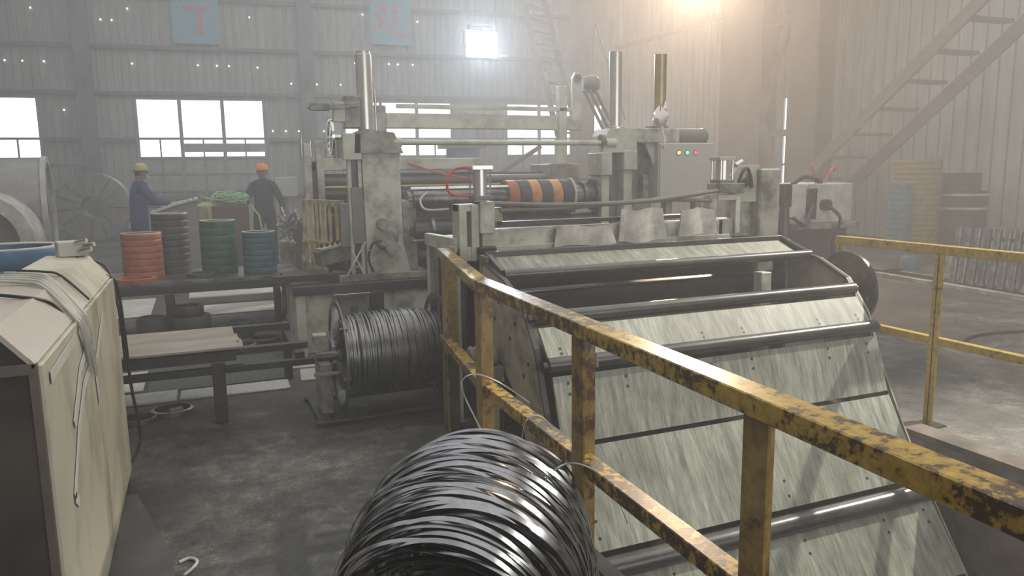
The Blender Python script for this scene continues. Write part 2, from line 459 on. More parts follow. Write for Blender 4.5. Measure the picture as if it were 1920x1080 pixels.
prev = -9.5
for a, b in wins:
    wsheet(prev, a, 0, 9); prev = b
wsheet(prev, 14.6, 0, 9)
for a, b in wins:
    wsheet(a, b, ZW1, 9); wsheet(a, b, 0, ZW0)
for z in (5.48, 6.95, 4.12, 2.72, 0.95):
    segs = [(-9.5, 14.4)] if z not in (2.72,) else [(-9.5, -7.95), (-4.1, -1.65), (2.25, 4.55), (8.4, 10.1)]
    for a, b in segs:
        g = MB(); g.bar(BW(a, .12, z), BW(b, .12, z), .16, .11); g.build('girt', 'girt', wall_back)
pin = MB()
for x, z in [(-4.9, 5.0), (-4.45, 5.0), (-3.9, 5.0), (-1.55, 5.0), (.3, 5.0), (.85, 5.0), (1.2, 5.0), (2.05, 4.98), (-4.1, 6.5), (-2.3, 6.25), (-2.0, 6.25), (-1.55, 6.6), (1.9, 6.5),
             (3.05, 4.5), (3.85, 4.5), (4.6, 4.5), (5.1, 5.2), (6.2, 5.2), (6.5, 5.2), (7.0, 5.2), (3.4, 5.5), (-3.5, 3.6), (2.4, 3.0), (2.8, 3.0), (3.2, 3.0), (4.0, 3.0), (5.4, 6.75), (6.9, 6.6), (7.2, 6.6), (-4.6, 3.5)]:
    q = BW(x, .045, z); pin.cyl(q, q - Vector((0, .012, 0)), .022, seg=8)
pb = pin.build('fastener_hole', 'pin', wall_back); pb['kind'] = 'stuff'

for wi, (a, b) in enumerate(wins):
    w = thing('window_%d' % (wi + 1), '', '', tuple(BW(a, 0, ZW0))); del w['label']; del w['category']; struct(w)
    fr = MB(); t = .07
    fr.bar(BW(a, .05, ZW1), BW(b, .05, ZW1), t, t); fr.bar(BW(a, .05, ZW0), BW(b, .05, ZW0), t, t)
    fr.build('window_frame', 'wframe', w)
    n = 3; pwid = (b - a) / n
    for i in range(n + 1):
        MB().bar(BW(a + i * pwid, .05, ZW0), BW(a + i * pwid, .05, ZW1), .09 if i in (0, n) else .11, .07).build('mullion', 'wframe', w)
    for z in (2.76, 2.17, 1.68):
        MB().bar(BW(a, .05, z), BW(b, .05, z), .06, .07).build('transom', 'wframe', w)
    for i in range(n):
        c = a + (i + .5) * pwid
        MB().bar(BW(c, .05, 1.68 if wi != 1 else 1.2), BW(c, .05, 2.74), .05, .05).build('glazing_bar', 'wframe', w)
        x0, x1 = a + i * pwid + .05, a + (i + 1) * pwid - .05
        MB().add([BW(x0, .03, 2.8), BW(x1, .03, 2.8), BW(x1, .03, 3.93), BW(x0, .03, 3.93)], [(0, 1, 2, 3)]).build('pane', 'glass', w)
        for h in (0, 1):
            y0 = x0 + h * pwid / 2
            MB().add([BW(y0, .03, 2.2), BW(y0 + pwid / 2 - .08, .03, 2.2), BW(y0 + pwid / 2 - .08, .03, 2.73), BW(y0, .03, 2.73)], [(0, 1, 2, 3)]).build('pane', 'glass', w)
            for z0, z1 in ((1.2, 1.65), (1.72, 2.14)):
                MB().obox((BW(y0 + pwid / 4 - .04, .03, (z0 + z1) / 2)), (pwid / 2 - .06, .02, z1 - z0 + .02), bw_rot).build('blank_panel', 'board', w)
    MB().obox(BW((a + b) / 2, -.02, (1.15 + 2.16) / 2), (b - a, .01, 1.0), bw_rot).build('light_block_sheet', 'girt', w)  # added dark sheet, keeps daylight out of the gaps between blank panels
    if wi == 1:
        MB().obox(BW((a + pwid + b) / 2 + .02, .12, 2.47), (2 * pwid, .03, .27), bw_rot).build('boarding_strip', 'board', w)

# right wall along X = 14.5
wall_right = thing('wall_right', '', '', (14.5, 12, 0)); del wall_right['label']; del wall_right['category']; struct(wall_right)


def rsheet(y0, y1, z0, z1, x=14.5):
    n = max(1, round((y1 - y0) / 0.9)); w = (y1 - y0) / n
    for i in range(n):
        V, Fc = sheet(y0 + i * w, y0 + (i + 1) * w, z0, z1, 0.3, -0.05, (.86, .88, .98))
        MB().add([(x + b, a, c) for a, b, c in V], Fc).build('wall_sheet', 'sheetw', wall_right)


rsheet(-7, 14.3, 0, 6); rsheet(15.95, 24.6, 0, 6); rsheet(14.3, 15.95, 0, 1.0); rsheet(14.3, 15.95, 3.45, 6)
rsheet(-7, 24.6, 6.0, 9, 14.62)
MB().box(14.40, 14.56, -7, 24.6, 5.93, 6.05).build('girt', 'girt', wall_right)
for z in (1.9, 4.1):
    MB().box(14.56, 14.68, -7, 14.3, z, z + .1).build('girt', 'girt', wall_right)
w = thing('window_5', '', '', (14.5, 15, 1)); del w['label']; del w['category']; struct(w)
MB().box(14.47, 14.53, 14.3, 15.95, 3.42, 3.5).box(14.47, 14.53, 14.3, 15.95, .98, 1.05).build('window_frame', 'wframe', w)
for y in (14.33, 15.13, 15.92): MB().box(14.47, 14.53, y - .03, y + .03, 1.0, 3.5).build('mullion', 'wframe', w)
for z in (1.7, 2.55): MB().box(14.47, 14.53, 14.3, 15.95, z - .03, z + .03).build('transom', 'wframe', w)
for y in (14.36, 15.16):
    for z0, z1 in ((1.05, 1.67), (1.73, 2.52), (2.58, 3.42)):
        MB().add([(14.52, y, z0), (14.52, y + .74, z0), (14.52, y + .74, z1), (14.52, y, z1)], [(0, 1, 2, 3)]).build('pane', 'glass', w)
# shell the camera does not see
struct(MB().add([(-9.6, -7, 0), (-9.6, 27.5, 0), (-9.6, 27.5, 9), (-9.6, -7, 9)], [(0, 1, 2, 3)]).build('wall_left', 'sheet'))
struct(MB().add([(-9.6, -7, 0), (15, -7, 0), (15, -7, 9), (-9.6, -7, 9)], [(0, 1, 2, 3)]).build('wall_front', 'sheet'))
struct(MB().add([(-9.6, -7, 9), (15, -7, 9), (15, 27.5, 9), (-9.6, 27.5, 9)], [(0, 1, 2, 3)]).build('ceiling', 'sheet'))

# back wall columns (H sections)
for x, lab in ((-2.85, 'grey steel wall column left of the wide back window'), (3.5, 'grey steel wall column right of the wide back window')):
    t = thing('steel_column', lab, 'column', tuple(BW(x, .4, 0)))
    b_ = BW(x, .35, 0)
    MB().box(b_.x - .22, b_.x + .22, b_.y - .16, b_.y - .13, 0, 8.9).build('flange', 'column', t)
    MB().box(b_.x - .22, b_.x + .22, b_.y + .13, b_.y + .16, 0, 8.9).build('flange', 'column', t)
    MB().box(b_.x - .02, b_.x + .02, b_.y - .13, b_.y + .13, 0, 8.9).build('web', 'column', t)
    MB().box(b_.x - .3, b_.x + .3, b_.y - .24, b_.y + .24, 0, .03).build('base_plate', 'column', t)
    MB().prism([(b_.y - .16, 4.55), (b_.y - .45, 4.55), (b_.y - .16, 4.3)], 'x', b_.x - .03, b_.x + .03).build('bracket', 'beiged', t)
t = thing('steel_column', 'dark steel column beside the far ladder stair at the right end of back wall', 'column', (10.2, 19, 0))
for x in (9.85, 10.4): MB().box(x - .02, x + .02, 18.85, 19.15, 0, 8.9).build('flange', 'column', t)
MB().box(9.87, 10.38, 18.98, 19.02, 0, 8.9).build('web', 'column', t)

# laced crane column near the right wall
t = thing('laced_column', 'tall brown laced double column between right wall and machine', 'column', (13, 14.5, 0))
for (y0, y1) in ((14.95, 16.5), (13.12, 14.02)):
    ym = (y0 + y1) / 2
    c = MB(); c.box(12.85, 12.88, y0, y1, 0, 8.9); c.box(13.35, 13.38, y0, y1, 0, 8.9); c.box(12.88, 13.35, ym - .015, ym + .015, 0, 8.9)
    c.build('chord', 'brown', t)
for z0, z1 in ((0.4, 2.9), (2.9, 5.0), (5.0, 7.2)):
    a, b = (14.95, 14.05) if round(z0, 1) in (2.9,) else (14.05, 14.95)
    MB().bar((12.95, a, z0), (12.95, b, z1), .06, .14, up=(1, 0, 0)).build('lacing', 'brown', t)
MB().box(12.9, 13.0, 14.0, 15.0, 2.35, 2.5).build('batten', 'brown', t)
MB().box(12.9, 13.0, 14.0, 15.0, 4.9, 5.0).build('batten', 'brown', t)

# wall signs
def strokes(name, lab, x0, x1, z0, z1, st):
    t = thing(name, lab, 'sign', tuple(BW(x0, .2, z0)), 'blue slogan signs on back wall')
    MB().obox(BW((x0 + x1) / 2, .19, (z0 + z1) / 2), (x1 - x0, .03, z1 - z0), bw_rot).build('sign_board', 'sign', t)
    s_ = MB()
    for pl, wd in st:
        pts = [BW(x0 + (x1 - x0) * u, .215, z0 + (z1 - z0) * v) for u, v in pl]
        s_.ribbon(pts, [(Vector(pts[min(i + 1, len(pts) - 1)]) - Vector(pts[max(i - 1, 0)])).cross(Vector((0, -1, 0))) for i in range(len(pts))], wd, .012)
    s_.build('lettering', 'signr', t)


strokes('wall_sign', 'faded blue sign with a red character over the wide back window', -.35, 1.0, 5.62, 7.3,
        [([(.5, .98), (.5, .88)], .1), ([(.2, .72), (.2, .86), (.8, .86), (.8, .72)], .09), ([(.25, .62), (.8, .62)], .11), ([(.6, .62), (.6, .16), (.45, .2)], .14)])
strokes('wall_sign', 'faded blue sign with a red character left of the hanging floodlight', 5.62, 6.95, 5.8, 7.25,
        [([(.3, .92), (.25, .75), (.12, .6)], .09), ([(.28, .8), (.42, .8), (.3, .5), (.1, .25)], .09), ([(.18, .6), (.35, .4), (.6, .24), (.95, .2)], .12),
         ([(.6, .92), (.6, .42)], .11), ([(.6, .78), (.78, .7)], .1)])

# ================================================================== far stairs and right stairs
t = thing('steel_stair', 'far steep steel stair in front of the last back window', 'stair', (9.4, 19, 0))
MB().bar((8.2, 19, 6.6), (9.75, 19, 1.2), .05, .16).build('stringer', 'girt', t)
MB().bar((9.15, 19.6, 6.6), (10.7, 19.6, 1.2), .05, .16).build('stringer', 'girt', t)
for i in range(16):
    z = 6.3 - i * .33; x = 8.2 + (6.6 - z) * .287
    MB().bar((x + .02, 19.0, z), (x + .93, 19.6, z), .22, .035).build('tread', 'girt', t)
MB().bar((10.2, 18.5, 5.6), (11.2, 18.5, 3.0), .035).build('handrail', 'dsteel', t)
MB().bar((8.7, 18.6, 4.3), (9.25, 18.6, 3.0), .03).build('handrail', 'dsteel', t)
MB().box(9.6, 9.7, 19, 19.1, 0, 1.4).box(10.6, 10.7, 19.55, 19.65, 0, 1.4).each('post', 'girt', t)

t = thing('steel_stair', 'large brown steel stair climbing along the right wall', 'stair', (13, 12, 0))
MB().bar((12.6, 14.2, .55), (12.6, 8.0, 5.35), .07, .24, up=(0, 0, 1)).build('stringer', 'stair', t)
MB().bar((13.75, 14.0, .3), (13.75, 8.0, 5.05), .07, .26, up=(0, 0, 1)).build('stringer', 'stair', t)
for i in range(9):
    z = .9 + i * .47; y = 14.2 - (z - .55) / 4.8 * 6.2
    MB().box(12.62, 13.73, y - .12, y + .12, z - .06, z).build('tread', 'stair', t)
MB().box(13.5, 13.6, 13.35, 13.45, 0, 1.15).box(12.56, 12.66, 14.1, 14.2, 0, .7).each('post', 'stair', t)

# ================================================================== hanging floodlight
t = thing('floodlight', 'glowing white floodlight hanging above the slitting machine', 'lamp', (4.5, 12, 3.5))
MB().box(4.22, 4.80, 12.0, 12.10, 3.46, 3.92, .03).build('housing', 'motor', t)
MB().box(4.245, 4.775, 11.985, 12.0, 3.485, 3.895, .02).build('lens', 'lamp', t)
MB().tube([(4.16, 12.05, 6.5), (4.17, 12.05, 4.4), (4.22, 12.05, 4.15), (4.35, 12.05, 3.92)], .012).build('cord', 'cable', t)
MB().bar((4.3, 12.05, 3.9), (4.3, 12.05, 4.0), .03).bar((4.72, 12.05, 3.9), (4.72, 12.05, 4.0), .03).bar((4.3, 12.05, 4.0), (4.72, 12.05, 4.0), .03).build('bracket', 'motor', t)
MB().box(4.85, 4.98, 12.0, 12.06, 3.5, 3.54).build('clamp', 'bag', t)

# the two lamps above the picture that the warm glow and the pit shadows come from
for nm, lab, loc, tgt, m_ in (('high_lamp', 'warm floodlight high on the hall column above the picture edge', (11.0, 15.0, 6.1), (1.5, 2.0, 0.6), 'lampw'),
                              ('bay_lamp', 'floodlight high over the right side of the pit, above the picture', (10.3, 3.1, 6.9), (2.75, 2.75, -0.1), 'lampw')):
    t = thing(nm, lab, 'lamp', loc); d = (Vector(tgt) - Vector(loc)).normalized(); c0 = Vector(loc) - d * .25
    MB().lathe(c0 - d * .2, c0, [(0, 0), (0, .08), (.4, .12), (1, .2), (1, .18), (.8, .15), (.8, 0)], 24).build('housing', 'motor', t)
    MB().lathe(c0 - d * .03, c0 - d * .02, [(0, 0), (0, .17), (1, .17), (1, 0)], 24).build('lens', m_, t)

# ================================================================== foreground: control cabinet
t = thing('control_cabinet', 'cream control cabinet with sloping worn top and loose white tape, left foreground', 'cabinet', (-.58, 3.3, 0))
XR, XL = -.45, -.71; Y0, Y1 = 2.33, 4.3
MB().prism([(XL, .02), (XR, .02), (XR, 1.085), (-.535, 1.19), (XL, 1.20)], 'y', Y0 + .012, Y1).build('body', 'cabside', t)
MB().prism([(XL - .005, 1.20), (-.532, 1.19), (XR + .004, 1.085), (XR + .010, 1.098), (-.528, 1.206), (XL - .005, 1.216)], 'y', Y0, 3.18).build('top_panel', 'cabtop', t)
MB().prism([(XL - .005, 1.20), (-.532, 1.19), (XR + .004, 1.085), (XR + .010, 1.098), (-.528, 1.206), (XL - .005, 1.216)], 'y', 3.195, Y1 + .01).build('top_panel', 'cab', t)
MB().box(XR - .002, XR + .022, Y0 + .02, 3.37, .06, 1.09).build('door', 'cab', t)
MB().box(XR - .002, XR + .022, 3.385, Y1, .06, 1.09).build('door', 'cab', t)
MB().box(XR - .01, XR + .012, Y0, Y0 + .02, .03, 1.1).box(XL, XR, Y0 - .002, Y0 + .01, 1.07, 1.1).each('edge_strip', 'brown', t)
MB().box(XL + .02, XR - .02, Y0 + .05, Y1 - .05, 0.0, .05).build('plinth', 'blacks', t)
tp = MB()
for pl in ([(2.42, 1.035), (2.9, 1.05)], [(2.72, .80), (2.95, .93), (3.2, .98)], [(2.6, .60), (2.8, .76), (3.0, .86), (3.3, .90)], [(3.0, 1.07), (3.1, .98), (3.25, .90), (3.33, .82)],
           [(3.35, .86), (3.7, 1.0)], [(2.6, .6), (2.66, .56)], [(3.3, .88), (3.34, .7)], [(3.1, 1.08), (3.22, 1.0), (3.26, .92)]):
    pts = [(XR + .026, y, z) for y, z in pl]
    tp.ribbon(pts, [(0, (pts[min(i + 1, len(pts) - 1)][2] - pts[max(i - 1, 0)][2]), -(pts[min(i + 1, len(pts) - 1)][1] - pts[max(i - 1, 0)][1])) for i in range(len(pts))], .035, .002)
tp.build('tape', 'tape', t)
for k, (o1, rr) in enumerate(((0, .008), (.03, .007), (-.03, .006), (.06, .006), (.085, .008))):
    j = random.uniform(-.02, .02)
    MB().tube([(XL - .02, 3.32 + o1 * 2.2 + j, 1.225), (-.60, 3.24 + o1 * 2, 1.222), (-.53, 3.14 + o1 * 1.5, 1.21), (XR + .012, 3.05 + o1 * 1.4 + j, 1.115), (XR + .034, 3.06 + o1 * 1.3, 1.06),
            (XR + .035, 3.1 + o1 * 1.2 + j, .98), (XR + .035, 3.16 + o1, .92 - k * .02)], rr).build('white_cable', 'cable', t)
for pl, rr in (([(XL, 3.6, 1.225), (-.6, 3.52, 1.222), (-.53, 3.45, 1.21), (XR + .015, 3.42, 1.11)], .005), ([(XL, 2.95, 1.225), (-.56, 2.85, 1.215), (-.50, 2.95, 1.18), (XR - .02, 3.0, 1.13)], .006),
               ([(XR - .03, 4.2, 1.12), (XR + .03, 4.3, 1.06), (XR + .045, 4.33, .8), (XR + .05, 4.36, .5), (XR + .07, 4.38, .2), (XR + .02, 4.33, .08)], .008),
               ([(XR - .12, 4.2, 1.21), (XR - .06, 4.30, 1.18), (XR, 4.31, 1.12), (XR + .03, 4.32, .9), (XR + .035, 4.33, .6)], .006)):
    MB().tube(pl, rr).build('black_cable', 'black', t)
MB().obox((-.60, 4.28, 1.25), (.13, .10, .075), Matrix.Rotation(.3, 3, 'Z')).build('junction_box', 'panel', t)
for q in ((-.57, 4.22, 1.28), (-.54, 4.24, 1.26), (-.55, 4.2, 1.24)):
    MB().cyl(q, (q[0] + .05, q[1] - .02, q[2] + .012), .012, seg=8).build('gland', 'steel', t)
MB().prism([(-.44, 2.5), (-.16, 2.7), (-.20, 3.2), (-.38, 3.92), (-.44, 3.92)], 'z', 0, .06).build('plinth', 'blacks', t)
MB().tube([(-.16, 3.1, .008), (-.13, 3.14, .008), (-.11, 3.2, .008), (-.14, 3.24, .008), (-.18, 3.22, .008)], .007).build('cable_scrap', 'cable')
tag(bpy.data.objects['cable_scrap'], 'short curl of white cable lying on floor beside cream cabinet', 'cable')

# ================================================================== foreground: flat strip coil
t = thing('strip_coil', 'large loose coil of shiny steel edge-trim strip lying on floor by yellow rail', 'coil', (.68, 2.0, 0))
A0, A1 = Vector((.50, 1.72, .36)), Vector((.84, 2.26, .41)); AX = (A1 - A0).normalized()
UX = AX.cross(Vector((0, 0, 1))).normalized(); UZ = UX.cross(AX)


def loop(u, r, tilt, tdir, w_, name='strip_loop', seg=80, wob=.006, part=(0, 1), mat='strip'):
    c = A0.lerp(A1, u); ph1, ph2 = random.uniform(0, 6.3), random.uniform(0, 6.3)
    pts = []; wd = []
    for k in range(seg + 1):
        a = 2 * PI * (part[0] + (part[1] - part[0]) * k / seg)
        rr = r + wob * math.sin(2 * a + ph1) + wob * .6 * math.sin(3 * a + ph2)
        q = c + (UX * math.cos(a) + UZ * math.sin(a)) * rr + AX * (tilt * math.cos(a - tdir) * r)
        if q.z < .012: q.z = .012
        pts.append(q); wd.append(AX + (UX * math.cos(a) + UZ * math.sin(a)) * (.25 * math.sin(a * 2 + ph1)))
    return MB().ribbon(pts, wd, w_, .0012).build(name, mat, t)


for i in range(125):
    u = random.uniform(0, 1); base = .30 + .065 * math.sin(PI * (0.05 + .80 * u)) + .015 * u - random.uniform(0, .04)
    loop(u, base, random.gauss(0, .085), random.uniform(0, 6.3), random.choice((.013, .017, .021)), wob=.011)
for i in range(46):
    loop(random.uniform(-.04, .95), random.uniform(.17, .25), random.gauss(0, .10), random.uniform(0, 6.3), .013, wob=.014)
MB().tube([A0 + AX * .03, A1], .16, 20).build('coil_core', 'blacks', t)


def curl(pts, w_=.012):
    P = [Vector(p) for p in pts]; out = []
    for i in range(len(P) - 1):
        a, b, c_, d = P[max(i - 1, 0)], P[i], P[i + 1], P[min(i + 2, len(P) - 1)]
        for k in range(8):
            s_ = k / 8; out.append(.5 * ((2 * b) + (c_ - a) * s_ + (2 * a - 5 * b + 4 * c_ - d) * s_ ** 2 + (3 * b - a - 3 * c_ + d) * s_ ** 3))
    out.append(P[-1]); return MB().ribbon(out, [AX] * len(out), w_, .0015).build('loose_end', 'wire', t)


curl([(.98, 2.1, .5), (.86, 2.2, .66), (.80, 2.28, .80), (.79, 2.36, .88), (.85, 2.4, .90), (.93, 2.36, .87), (1.02, 2.3, .80)])
curl([(.80, 1.90, .40), (.83, 1.92, .56), (.9, 1.95, .66), (1.0, 1.98, .70), (1.10, 1.98, .66), (1.16, 1.96, .58), (1.20, 1.94, .48)], .009)
curl([(.98, 2.3, .63), (1.04, 2.38, .71), (1.12, 2.42, .70), (1.17, 2.4, .62), (1.19, 2.34, .5)])
curl([(1.02, 2.2, .6), (1.1, 2.2, .55), (1.13, 2.16, .4), (1.12, 2.1, .2), (1.05, 2.0, .05)], .009)

# ================================================================== foreground: wire reel
t = thing('scrap_reel', 'steel reel wound full of thin grey edge strip, in front of machine base', 'reel', (1.15, 5.2, 0))
CY, CZ = 5.02, .385
for x in (.80, 1.50):
    fl = MB(); fl.lathe((x, CY, CZ), (x + .012, CY, CZ), [(0, .335), (0, .375), (1, .375), (1, .335), (0, .335)], 40)
    fl.lathe((x - .002, CY, CZ), (x + .014, CY, CZ), [(0, .05), (0, .11), (1, .11), (1, .05), (0, .05)], 24)
    for k in range(6):
        a = k * PI / 3 + .3; fl.bar((x + .006, CY + .1 * math.cos(a), CZ + .1 * math.sin(a)), (x + .006, CY + .34 * math.cos(a), CZ + .34 * math.sin(a)), .012, .05, up=(1, 0, 0))
    fl.build('flange', 'dsteel', t)
MB().cyl((.66, CY, CZ), (1.62, CY, CZ), .03).build('axle', 'dsteel', t)
MB().lathe((.83, CY, CZ), (1.49, CY, CZ), [(0, 0), (0, .215), (.2, .238), (.8, .242), (1, .228), (1, 0)], 36).build('winding_core', 'blacks', t)
for i in range(120):
    x = .835 + .64 * i / 119 + random.uniform(-.006, .006)
    r = .232 + .042 * math.sin(PI * i / 119) ** .5 + random.uniform(-.012, .014); tl = random.gauss(0, .05); td = random.uniform(0, 6.3)
    pts = [(x + tl * math.cos(a - td) * .25, CY + r * math.cos(a), CZ + r * math.sin(a)) for a in [2 * PI * k / 40 for k in range(41)]]
    pts = [(min(max(q[0], .82), 1.49), q[1], q[2]) for q in pts]
    MB().ribbon(pts, [(1, 0, 0)] * 41, .009, .002).build('wound_strip', 'wire', t)
st = MB(); st.box(.66, .74, CY - .12, CY + .1, .02, .36).box(1.54, 1.60, CY - .1, CY + .1, .02, .36); st.each('bearing_post', 'beiged', t)
MB().box(.60, 1.72, CY - .32, CY - .26, 0, .03).box(.60, 1.72, CY + .26, CY + .32, 0, .03).box(.62, .7, CY - .32, CY + .3, 0, .028).each('ground_frame', 'blacks', t)
MB().bar((.6, CY - .1, .42), (.79, CY - .1, .42), .02).bar((.62, CY - .14, .30), (.9, CY - .14, .30), .02).box(.63, .72, CY - .14, CY - .04, .50, .56).each('guide_arm', 'beiged', t)

# ================================================================== yellow guard rails
def rail_post(x, y, z0, z1, t, mat='yellowr', w_=.075):
    b = MB(); b.box(x - w_ / 2, x + w_ / 2, y - .004, y + .004, z0, z1); b.box(x - w_ / 2, x - w_ / 2 + .008, y - w_ + .01, y + .004, z0, z1); return b.build('post', mat, t)


t = thing('guard_rail', 'chipped yellow angle-iron guard rail along near side of the looping pit', 'railing', (1.15, 2, 0))
pts = [(1.06, .15, 1.1), (1.15, 3.15, 1.1), (1.42, 4.55, 1.1)]
for i in range(2):
    MB().bar(pts[i], pts[i + 1], .075, .05).build('top_rail', 'yellow', t)
pm = [(1.1, .15, .63), (1.165, 3.15, .625), (1.37, 4.40, .575)]
for i in range(2):
    MB().bar(pm[i], pm[i + 1], .062, .05).build('mid_rail', 'yellow', t)
for x, y in ((1.12, .35), (1.125, 1.27), (1.145, 2.14), (1.165, 3.14), (1.395, 4.36)):
    rail_post(x, y, 0, 1.08, t, 'yellowr', .085 if y < 4 else .10)
MB().box(1.33, 1.42, 4.3, 4.33, 0, .5).box(1.18, 1.26, 3.20, 3.24, 0, .56).each('kick_plate', 'olive', t)
MB().obox((1.108, 2.03, 1.06), (.006, .035, .05), Matrix.Rotation(.4, 3, 'X')).obox((1.105, 1.98, 1.02), (.004, .012, .045), Matrix.Rotation(-.2, 3, 'X')).each('paper_tag', 'wrap', t)
t = thing('guard_rail', 'yellow guard rail on the far right side of the pit', 'railing', (4.1, 3, 0))
MB().bar((4.13, .4, 1.1), (4.13, 3.95, 1.1), .06, .055).build('top_rail', 'yellowc', t)
MB().bar((4.13, .4, .54), (4.13, 3.95, .54), .05, .045).build('mid_rail', 'yellowc', t)
for y in (.8, 3.14, 3.9):
    MB().box(4.10, 4.108, y - .03, y + .03, 0, 1.08).box(4.10, 4.15, y - .004, y + .004, 0, 1.08).build('post', 'yellowc', t)
    MB().box(4.05, 4.19, y - .07, y + .07, .0, .008).build('foot_plate', 'blacks', t)

# ================================================================== looping apron in the pit
t = thing('looping_table', 'curved looping table of scuffed boards and black rollers running down into the pit', 'machine', (2.6, 3.5, 0))
XA, XB = 1.53, 3.70
prof = [(3.39, .85), (3.215, .65), (3.09, .28), (2.80, -.20), (2.50, -.62), (2.20, -1.1)]
for i in range(len(prof) - 1):
    (ya, za), (yb, zb) = prof[i], prof[i + 1]; d = Vector((yb - ya, zb - za)); L = d.length; d.normalize(); n = Vector((-d.y, d.x)) * -1
    g = (.045, .05, .012, .06, .05)[i]; g2 = (.045, .012, .06, .05, .05)[i]
    p0 = Vector((ya, za)) + d * g; p1 = Vector((yb, zb)) - d * g2
    if n.x > 0: n = -n
    bd_ = MB().prism([tuple(p0), tuple(p1), tuple(p1 - n * .018), tuple(p0 - n * .018)], 'x', XA + .01, XB - .01).build('apron_board', 'apron', t)
    h = MB()
    for xx in (XA + .09, XA + .42, XA + .95, XB - .95, XB - .4, XB - .1):
        for s_ in (.12, .28):
            q = p0.lerp(p1, s_ if i % 2 else 1 - s_)
            h.cyl((xx, q.x + n.x * .0008, q.y + n.y * .0008), (xx, q.x - n.x * .002, q.y - n.y * .002), .0085, seg=10)
    h.build('bolt_holes', 'black', bd_)['kind'] = 'stuff'
for (y, z, r) in ((3.40, .86, .036), (3.225, .655, .038), (2.79, -.215, .052), (2.49, -.64, .05), (2.19, -1.1, .05)):
    MB().lathe((XA - .03, y, z), (XB + .03, y, z), [(0, 0), (0, r * .5), (.012, r * .5), (.012, r), (.988, r), (.988, r * .5), (1, r * .5), (1, 0)], 24).build('roller', 'roller', t)
front = [(4.0, 1.08), (3.70, 1.02), (3.46, .92), (3.30, .72), (3.18, .42), (3.02, .12), (2.84, -.18), (2.52, -.66), (2.2, -1.15)]
back = [(4.15, .6), (3.95, .6), (3.75, .55), (3.55, .42), (3.42, .22), (3.27, -.03), (3.1, -.28), (2.8, -.78), (2.5, -1.25)]
for x in (XA - .04, XB + .03):
    MB().strip(front, back, 'x', x, x + .012).build('side_plate', 'apside', t)
hh = MB()
for i in range(1, 7):
    a, b = Vector(front[i]), Vector(back[i])
    for s_ in (.3, .55): q = a.lerp(b, s_); hh.cyl((XA - .042, q.x, q.y), (XA - .03, q.x, q.y), .013, seg=10)
hh.build('plate_holes', 'black', t)['kind'] = 'stuff'
for x in (XA - .028, XB + .01):
    fl = MB()
    for i in range(len(front) - 1):
        fl.bar((x, *front[i]), (x, *front[i + 1]), .03, .012, up=(0, .7, .7))
    fl.build('edge_flat', 'blacks', t)
cr = MB()
for x in (XA - .15,):
    for i in range(2, 7):
        cr.bar((x + .06, back[i][0] - .12, back[i][1] + .12), (x + .06, back[i + 1][0] - .12, back[i + 1][1] + .12), .04, .02)
MB().box(XA + .02, XB - .02, 3.95, 4.1, .1, .9).build('back_plate', 'blacks', t)
# dark drum and fittings seen in the gap
MB().cyl((XA + .05, 3.82, .62), (XB - .05, 3.82, .62), .10, seg=24).build('idler_drum', 'brown', t)
MB().box(3.25, 3.33, 3.70, 3.78, .3, .95).build('bracket', 'beige', t)
MB().cyl((3.36, 3.7, .78), (3.5, 3.7, .78), .05).box(3.38, 3.55, 3.66, 3.8, .6, .72).build('bearing', 'dsteel', t)
MB().box(2.45, 2.62, 3.70, 3.705, .66, .672).box(2.5, 2.68, 3.70, 3.705, .64, .648).build('chalk_mark', 'tape', t)

# pass table on top
t = thing('pass_table', 'tilted pass table with black rim and scuffed board above the apron', 'table', (2.6, 4, 0.9))
MB().prism([(4.02, 1.11), (3.81, 1.035), (3.81, 1.015), (4.02, 1.09)], 'x', XA + .04, XB - .04).build('table_board', 'apron', t)
MB().cyl((XA, 3.79, 1.035), (XB + .02, 3.79, 1.035), .03).build('front_roller', 'roller', t)
MB().bar((XA, 4.04, 1.125), (XB, 4.04, 1.125), .03, .035).build('rim', 'roller', t)
for x in (XA, XB): MB().bar((x, 4.05, 1.125), (x, 3.79, 1.045), .03, .035).build('rim', 'roller', t)
MB().cyl((XA, 3.79, 1.035), (XA + .001, 3.79, 1.035), .03).build('roller_end', 'steel', t)
MB().box(XA - .03, XA + .01, 3.98, 4.1, .0, 1.12).box(XB - .01, XB + .03, 3.98, 4.1, 0, 1.12).each('support', 'beiged', t)
MB().box(XA + .02, XB - .02, 4.06, 4.22, 1.06, 1.085).build('rear_shelf', 'blacks', t)
MB().bar((XA, 4.14, 1.10), (XB, 4.14, 1.10), .02, .03).build('guide_bar', 'dsteel', t)

# bolt flange disc on right
t = thing('flange_disc', 'dark round flange disc with bolt holes beside right end of apron', 'disc', (3.95, 3.68, .55))
MB().cyl((3.93, 3.68, .80), (3.955, 3.68, .80), .25, seg=48, hole=.05).build('disc', 'blacks', t)
h = MB()
for k in range(8):
    a = k * PI / 4 + .2; h.cyl((3.925, 3.68 + .19 * math.cos(a), .8 + .19 * math.sin(a)), (3.931, 3.68 + .19 * math.cos(a), .8 + .19 * math.sin(a)), .014, seg=10)
h.build('bolt_holes', 'brown', t)['kind'] = 'stuff'
MB().cyl((3.76, 3.68, .80), (4.0, 3.68, .80), .04).box(3.96, 4.02, 3.6, 3.76, 0, .84).build('bearing_block', 'blacks', t)
